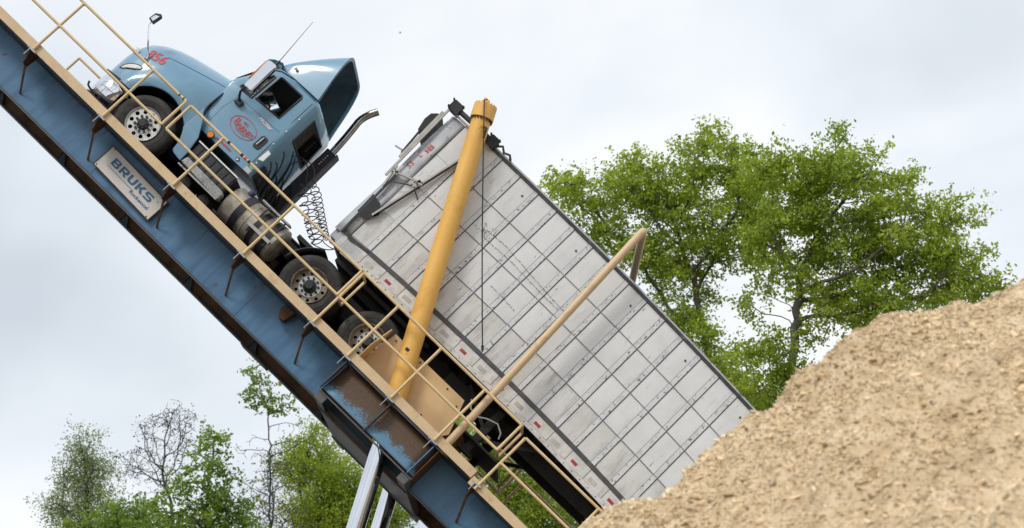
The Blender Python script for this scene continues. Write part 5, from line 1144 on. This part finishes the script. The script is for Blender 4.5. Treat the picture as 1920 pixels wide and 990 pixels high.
# ================================================================== TREES
def tree(name, label, group, trunk, clumps, depth, ybase, leafm, barkm, density=1.0, leaf=0.108, per=160, spread=0.33, kill=0.42, r0=0.011, rexp=2.35,
         step=0.24, droop=0.0, bare=(), seed=1, tmax=0.3, gaps=(), sink=0.0):
    rg = np.random.default_rng(seed); att = []; isleaf = []
    for lst, lf in ((clumps, 1), (bare, 0)):
        for cx, cz, r_ in lst:
            n = max(5, int(density * 26 * r_ ** 2 * (1 + depth * 0.3)))
            for _ in range(n):
                q = rg.normal(size=3); q /= np.linalg.norm(q); rad = r_ * rg.random() ** 0.42 * 1.05
                dy = rg.uniform(-depth, depth) * 0.55 * (1 - 0.25 * rg.random())
                p = (cx + q[0] * rad, ybase + dy + q[1] * rad * 0.9, cz + q[2] * rad * 0.82)
                if any((p[0] - a) ** 2 + (p[2] - b) ** 2 < c * c for a, b, c in gaps): continue
                att.append(p); isleaf.append(lf)
    att = np.array(att) - np.array([0, 0, sink]); isleaf = np.array(isleaf)
    nodes = []; par = []
    for i in range(len(trunk) - 1):
        a, b = np.array(trunk[i]), np.array(trunk[i + 1]); k_ = max(1, int(np.linalg.norm(b - a) / step))
        for j in range(k_):
            p = a + (b - a) * j / k_ + rg.normal(size=3) * 0.03 * (1 if i + j else 0); nodes.append(p); par.append(len(nodes) - 2)
    nodes.append(np.array(trunk[-1])); par.append(len(nodes) - 2); par[0] = -1
    alive = np.ones(len(att), bool); first = len(nodes)
    lo_ok = next((i for i, p in enumerate(nodes) if p[2] > att[:, 2].min() - 3.0), 0)
    for it in range(110):
        ids = np.nonzero(alive)[0]
        if len(ids) == 0: break
        kd = kdtree.KDTree(len(nodes))
        for i, p in enumerate(nodes):
            if i >= lo_ok: kd.insert(p, i)
        kd.balance(); acc = {}
        for k_ in ids:
            co_, i, d = kd.find(att[k_])
            if d < kill: alive[k_] = False; continue
            v = (att[k_] - nodes[i]) / d; acc.setdefault(i, []).append(v)
        if not acc: break
        new = 0
        for i, vs in acc.items():
            v = np.mean(vs, axis=0) + rg.normal(size=3) * 0.16; v[2] += 0.10
            if par[i] >= 0:
                pd = nodes[i] - nodes[par[i]]; v = v + 0.35 * pd / (np.linalg.norm(pd) + 1e-6)
            v /= np.linalg.norm(v) + 1e-6; nodes.append(nodes[i] + v * step); par.append(i); new += 1
        if len(nodes) > 9000: break
    # reach every remaining attractor with a twig
    kd = kdtree.KDTree(len(nodes))
    for i, p in enumerate(nodes):
        if i >= lo_ok: kd.insert(p, i)
    kd.balance()
    for k_ in range(len(att)):
        co_, i, d = kd.find(att[k_])
        nodes.append(att[k_] + rg.normal(size=3) * 0.05); par.append(i)
    N = np.array(nodes); n = len(N); rad = np.zeros(n); acc = np.zeros(n)
    for i in range(n - 1, -1, -1):
        rad[i] = max(r0, acc[i] ** (1 / rexp)) if acc[i] > 0 else r0
        if par[i] >= 0: acc[par[i]] += rad[i] ** rexp
    rad *= min(1.0, tmax / rad[0]) if rad[0] > tmax else 1; rad = np.maximum(rad, r0 * 0.6)
    ch = np.array([i for i in range(n) if par[i] >= 0]); pa = np.array([par[i] for i in ch]); ns = 6
    d = N[ch] - N[pa]; d /= np.linalg.norm(d, axis=1)[:, None] + 1e-9
    x_ = np.cross(d, np.array([0.31, 0.87, 0.38])); x_ /= np.linalg.norm(x_, axis=1)[:, None] + 1e-9; y_ = np.cross(d, x_); rings = []
    rp = np.minimum(rad[pa], rad[ch] * 1.35)
    for base, rr_ in ((N[pa], rp), (N[ch] + d * (rad[ch] * 0.3)[:, None], rad[ch])):
        for j in range(ns):
            a = 2 * math.pi * j / ns; rings.append(base + (x_ * math.cos(a) + y_ * math.sin(a)) * rr_[:, None])
    V = np.stack(rings, 1).reshape(-1, 3); Fb = np.array([(j, (j + 1) % ns, ns + (j + 1) % ns, ns + j) for j in range(ns)])
    F = (np.arange(len(ch))[:, None, None] * 2 * ns + Fb[None]).reshape(-1, 4)
    rt = root(name, (trunk[0][0], trunk[0][1], 0.0), label, 'tree', group, tilted=False)
    off = np.array([trunk[0][0], trunk[0][1], 0.0])
    o = np_mesh('trunk', V - off, F, barkm, True); o.parent = rt
    # leaves: small folded rhombs scattered round every leafy twig end
    src = att[isleaf == 1]
    m_ = len(src) * per
    if m_:
        nsp = max(1, per // 16); sprig = np.repeat(src, nsp, axis=0) + rg.normal(size=(len(src) * nsp, 3)) * spread * np.array([0.66, 0.66, 0.46])
        per2 = per // nsp; cnt = np.repeat(np.arange(len(sprig)), per2); m_ = len(cnt)
        sdir = rg.normal(size=(len(sprig), 3)); sdir[:, 2] = np.abs(sdir[:, 2]) * 0.6; sdir /= np.linalg.norm(sdir, axis=1)[:, None]
        p = sprig[cnt] + sdir[cnt] * (rg.normal(size=m_) * spread * 0.42)[:, None] + rg.normal(size=(m_, 3)) * spread * 0.17
        q = rg.normal(size=(m_, 3)); q /= np.linalg.norm(q, axis=1)[:, None]
        nr = rg.normal(size=(m_, 3)) * 0.9 + np.array([0, -0.1, 1.1]); s_ = np.cross(q, nr); s_ /= np.linalg.norm(s_, axis=1)[:, None] + 1e-9
        ln = leaf * rg.uniform(0.6, 1.3, m_); V = np.stack([p - q * (ln * .5)[:, None], p + s_ * (ln * .30)[:, None], p + q * (ln * .5)[:, None], p - s_ * (ln * .30)[:, None]], 1).reshape(-1, 3)
        F = np.arange(m_ * 4).reshape(-1, 4)
        o = np_mesh('crown', V - off, F, leafm); o.parent = rt
    return rt
GA = 'large trees behind the trailer'
tA = [(1.12, 20.04, 0.43), (1.95, 20.15, 0.6), (2.69, 19.68, 0.68), (2.85, 20.54, 0.57), (2.24, 19.05, 0.51), (3.31, 21.02, 0.6), (4.06, 20.86, 0.64), (4.19, 19.91, 0.71), (4.97, 21.42, 0.57), (4.95, 20.39, 0.71), (5.65, 21.69, 0.54), (5.86, 20.7, 0.71), (6.48, 21.53, 0.57), (6.6, 20.39, 0.71), (5.07, 19.29, 0.71), (6.12, 19.44, 0.64), (4.17, 18.82, 0.64), (3.27, 18.43, 0.57), (4.83, 18.27, 0.6), (4.79, 16.51, 0.64), (4.51, 17.04, 0.51), (5.15, 15.9, 0.6), (5.87, 15.37, 0.6), (6.0, 14.61, 0.54), (6.49, 14.16, 0.51), (6.87, 19.6, 0.57),
      (5.51, 18.66, 0.6), (6.54, 18.51, 0.57), (4.37, 17.66, 0.51), (5.56, 17.66, 0.46), (6.41, 18.97, 0.6), (2.83, 18.82, 0.51), (3.79, 18.2, 0.51), (1.5, 20.54, 0.34), (3.6, 20.23, 0.64), (5.42, 14.99, 0.57), (4.27, 16.2, 0.43), (7.02, 14.54, 0.51), (5.12, 14.54, 0.57), (5.61, 13.94, 0.57)]
tB = [(6.79, 18.02, 0.64), (6.84, 17.29, 0.54), (7.62, 19.49, 0.56), (8.2, 19.94, 0.54), (8.75, 20.42, 0.48), (8.67, 19.49, 0.67), (8.14, 18.46, 0.74), (8.99, 18.6, 0.67), (9.66, 19.49, 0.51), (9.83, 18.6, 0.56), (10.46, 18.46, 0.48), (10.85, 18.75, 0.35), (11.21, 18.16, 0.54), (11.69, 18.46, 0.32), (10.63, 17.58, 0.67), (9.77, 17.29, 0.67), (11.46, 17.43, 0.56), (11.77, 16.7, 0.54), (12.28, 16.59, 0.46), (11.13, 16.42, 0.48), (10.15, 16.42, 0.48), (9.44, 16.13, 0.62), (9.08, 15.7, 0.56), (7.83, 17.65, 0.6), (7.52, 16.7, 0.46), (8.66, 17.43, 0.6), (6.49, 14.84, 0.56), (6.74, 14.13, 0.56), (7.3, 14.27, 0.35), (12.56, 16.63, 0.21), (6.78, 19.94, 0.54), (8.33, 16.13, 0.4), (7.18, 19.19, 0.6),
      (7.3, 18.46, 0.64), (7.35, 20.09, 0.48), (6.49, 19.64, 0.56), (6.25, 16.13, 0.37), (8.36, 16.7, 0.51), (8.91, 16.56, 0.56), (6.08, 14.98, 0.43), (7.9, 15.62, 0.35), (10.26, 15.77, 0.35), (7.73, 18.75, 0.6), (9.39, 18.02, 0.6), (10.28, 19.19, 0.4), (8.31, 19.27, 0.56), (9.19, 19.94, 0.46), (6.86, 13.56, 0.48), (6.05, 13.85, 0.54), (10.88, 16.99, 0.54), (12.01, 17.29, 0.35), (9.8, 17.87, 0.54)]
tree('broadleaf_tree', 'tall fresh-green tree rising directly behind the trailer and pipe hoop', GA,
     [(5.9, 50, 0), (5.6, 50, 6), (5.53, 50, 10.5), (5.49, 50.1, 14.8), (5.2, 50, 16.6)], tA, 2.6, 50, 'leaf', 'bark', sink=0.3, seed=3, tmax=0.20, density=0.58, gaps=((6.2, 16.5, 0.32), (6.8, 16.3, 0.36), (4.1, 19.1, 0.24), (5.5, 17.9, 0.24)), rexp=2.5)
tree('broadleaf_tree', 'widest fresh-green tree with forking trunk standing behind the wood chip heap', GA,
     [(6.9, 47, 0), (6.9, 47, 6), (6.95, 47, 10.1), (7.11, 47, 13.56), (7.36, 47, 15.3), (7.55, 47, 16.8)], tB, 2.6, 47, 'leaf', 'bark', sink=0.3, seed=5, tmax=0.20, density=0.58, gaps=((8.0, 14.7, 0.5), (6.6, 16.1, 0.34), (8.2, 14.0, 0.4), (7.4, 15.4, 0.2)), rexp=2.5)
GL = 'background trees on the left'
tree('feathery_tree', 'feathery grey-green tree, leftmost of the background trees', GL, [(-14.2, 62, 0), (-14.2, 62, 8), (-14.3, 62, 12.5)],
     [(-14.56, 14.91, 0.74), (-14.78, 14.0, 0.67), (-14.13, 14.18, 0.74), (-15.13, 12.91, 0.64), (-13.74, 12.91, 0.81), (-14.47, 13.27, 0.74), (-14.23, 12.01, 1.06), (-12.99, 12.19, 0.88)],
     1.6, 62, 'leafg', 'barkd', density=0.9, leaf=0.08, per=144, spread=0.42, seed=11, tmax=0.14)
tree('budding_tree', 'almost bare grey tree with sparse buds between two leafy trees', GL, [(-11.0, 60, 0), (-11.0, 60, 8), (-11.0, 60, 12.4)],
     [(-11.33, 15.06, 1.1), (-12.51, 14.17, 0.6), (-11.46, 14.0, 1.03), (-11.0, 15.69, 0.68)], 1.6, 60, 'bud', 'barkd', density=2.6, per=6, leaf=0.065, spread=0.22, kill=0.22, step=0.16, r0=0.0055, rexp=2.5, seed=13, tmax=0.08)
tree('leafy_tree', 'bright green pointed young tree in front of the almost bare tree', GL, [(-9.3, 56, 0), (-9.3, 56, 8), (-9.25, 56, 12.0), (-9.1, 56, 13.5)],
     [(-9.07, 14.27, 0.26), (-9.09, 13.72, 0.48), (-8.98, 12.93, 0.66), (-9.96, 13.02, 0.45), (-8.63, 12.2, 0.8), (-10.16, 12.03, 0.72), (-11.59, 11.55, 0.72), (-9.33, 11.55, 0.96), (-8.2, 11.47, 0.64)],
     1.4, 56, 'leafb', 'barkd', density=0.8, leaf=0.125, per=80, spread=0.36, seed=17, tmax=0.12)
tree('tufted_tree', 'thin tall tree with one green tuft at its top and bare side limbs', GL, [(-7.5, 58, 0), (-7.55, 58, 8), (-7.58, 58, 11.8), (-7.62, 58, 14.0), (-7.74, 58, 15.6)],
     [(-8.18, 16.73, 0.33), (-7.97, 16.35, 0.43), (-7.78, 15.78, 0.45), (-8.26, 15.9, 0.26), (-7.24, 15.6, 0.25)], 0.7, 58, 'leafb', 'barkd', density=1.5, leaf=0.12, per=36, spread=0.28,
     bare=[(-6.9, 14.6, 0.83), (-8.24, 14.31, 0.60), (-7.1, 13.5, 0.9), (-8.2, 12.9, 0.8)], seed=19, tmax=0.10, kill=0.24, r0=0.006, rexp=2.6, step=0.18)
tree('spreading_tree', 'yellow-green spreading tree behind the chrome lifting rods', GL, [(-6.2, 64, 0), (-6.2, 64, 9), (-6.3, 64, 12.8)],
     [(-6.87, 15.29, 0.84), (-7.4, 14.54, 0.66), (-6.29, 14.45, 0.84), (-5.81, 13.42, 1.0), (-7.19, 13.42, 0.84), (-6.44, 12.67, 1.09), (-4.78, 12.77, 0.82), (-4.05, 12.77, 0.73), (-5.74, 14.54, 0.73), (-4.98, 13.79, 0.82), (-4.24, 13.42, 0.82), (-7.79, 15.11, 0.62), (-5.33, 12.77, 0.91), (-6.7, 16.24, 0.44)],
     2.0, 64, 'leaf', 'barkd', density=0.95, leaf=0.095, per=144, spread=0.42, seed=23, tmax=0.16)
tree('twiggy_tree', 'grey twiggy tree with few leaves standing between the tufted tree and the spreading tree', GL, [(-8.0, 61, 0), (-8.0, 61, 8), (-8.0, 61, 11.5)],
     [(-8.1, 13.2, 0.75), (-7.6, 12.4, 0.95), (-8.7, 12.0, 0.8), (-7.9, 14.2, 0.6)], 1.4, 61, 'bud', 'barkd', density=2.8, per=6, leaf=0.075, spread=0.22, kill=0.22, step=0.16, r0=0.0055, rexp=2.5, seed=31, tmax=0.07)
tree('low_leafy_tree', 'low bright green tree at the bottom edge below the almost bare tree', GL, [(-11.6, 54, 0), (-11.6, 54, 7), (-11.5, 54, 10.2)],
     [(-11.9, 11.3, 0.7), (-11.0, 11.6, 0.75), (-12.6, 11.0, 0.6), (-10.2, 11.1, 0.7), (-11.4, 10.6, 0.9)], 1.2, 54, 'leafb', 'barkd', density=0.8, leaf=0.12, per=64, spread=0.36, seed=37, tmax=0.10)
tree('dense_tree', 'dense green tree seen through the gap between platform and trailer floor', GL, [(0.0, 66, 0), (0.0, 66, 9), (0.0, 66, 12.8)],
     [(-0.19, 15.09, 0.68), (-1.05, 15.09, 0.56), (0.19, 14.22, 0.86), (0.85, 13.46, 0.94), (-0.76, 13.94, 0.86), (0.0, 12.98, 0.94), (1.9, 13.07, 0.75), (-1.15, 15.48, 0.56), (-1.71, 13.55, 0.94), (-2.11, 16.75, 0.68), (-1.53, 15.87, 0.75), (-2.59, 17.05, 0.53), (0.76, 14.71, 0.75), (1.33, 13.74, 0.75), (-0.57, 15.87, 0.64)],
     2.0, 66, 'leaf', 'barkd', density=0.95, leaf=0.095, per=144, spread=0.42, seed=29, tmax=0.16)

# woods added below the frame, a dark horizon for the chrome to reflect
Vw, Fw = [], []; rw = np.random.default_rng(77); kk = 0
ico = bmesh.new(); bmesh.ops.create_icosphere(ico, subdivisions=2, radius=1.0); iv = np.array([q.co[:] for q in ico.verts]); fi = np.array([[q.index for q in f_.verts] for f_ in ico.faces]); ico.free()
for k_ in range(240):
    an = 2 * math.pi * k_ / 240 + rw.uniform(-.01, .01); rd = rw.uniform(140, 165); h_ = rw.uniform(9, 13.5)
    c_ = np.array([rd * math.sin(an), 30 + rd * math.cos(an), h_ * 0.5]); sc_ = np.array([rw.uniform(3, 4.5), rw.uniform(3, 4.5), h_ * 0.52])
    Vw.append(iv * sc_ * (1 + 0.16 * rw.normal(size=(len(iv), 1))) + c_); Fw.append(fi + kk); kk += len(iv)
tag(np_mesh('reflection_woods', np.concatenate(Vw), np.concatenate(Fw), 'woods'), 'dark unseen woods added around the yard for reflections', 'woods', kind='stuff')

# ================================================================== BIRD
bd = root('bird', (-5.78, 90, 42.37), 'tiny dark bird in the sky above the trailer nose', 'bird', tilted=False)
B().tube([(-5.84, 90, 42.345), (-5.81, 90, 42.36), (-5.78, 90, 42.37), (-5.74, 90, 42.385), (-5.72, 90, 42.39)], [0.004, 0.015, 0.02, 0.012, 0.004], 8).build('body', 'feather', bd, smooth=True)
for s_ in (-1, 1): B().prism([(-5.80, 90), (-5.76, 90), (-5.74, 90 + 0.08 * s_), (-5.77, 90 + 0.14 * s_)], 42.372, 42.378, axis='v').build('wing', 'feather', bd)

for o in bpy.data.objects:
    if o.get('_b') is not None: del o['_b']
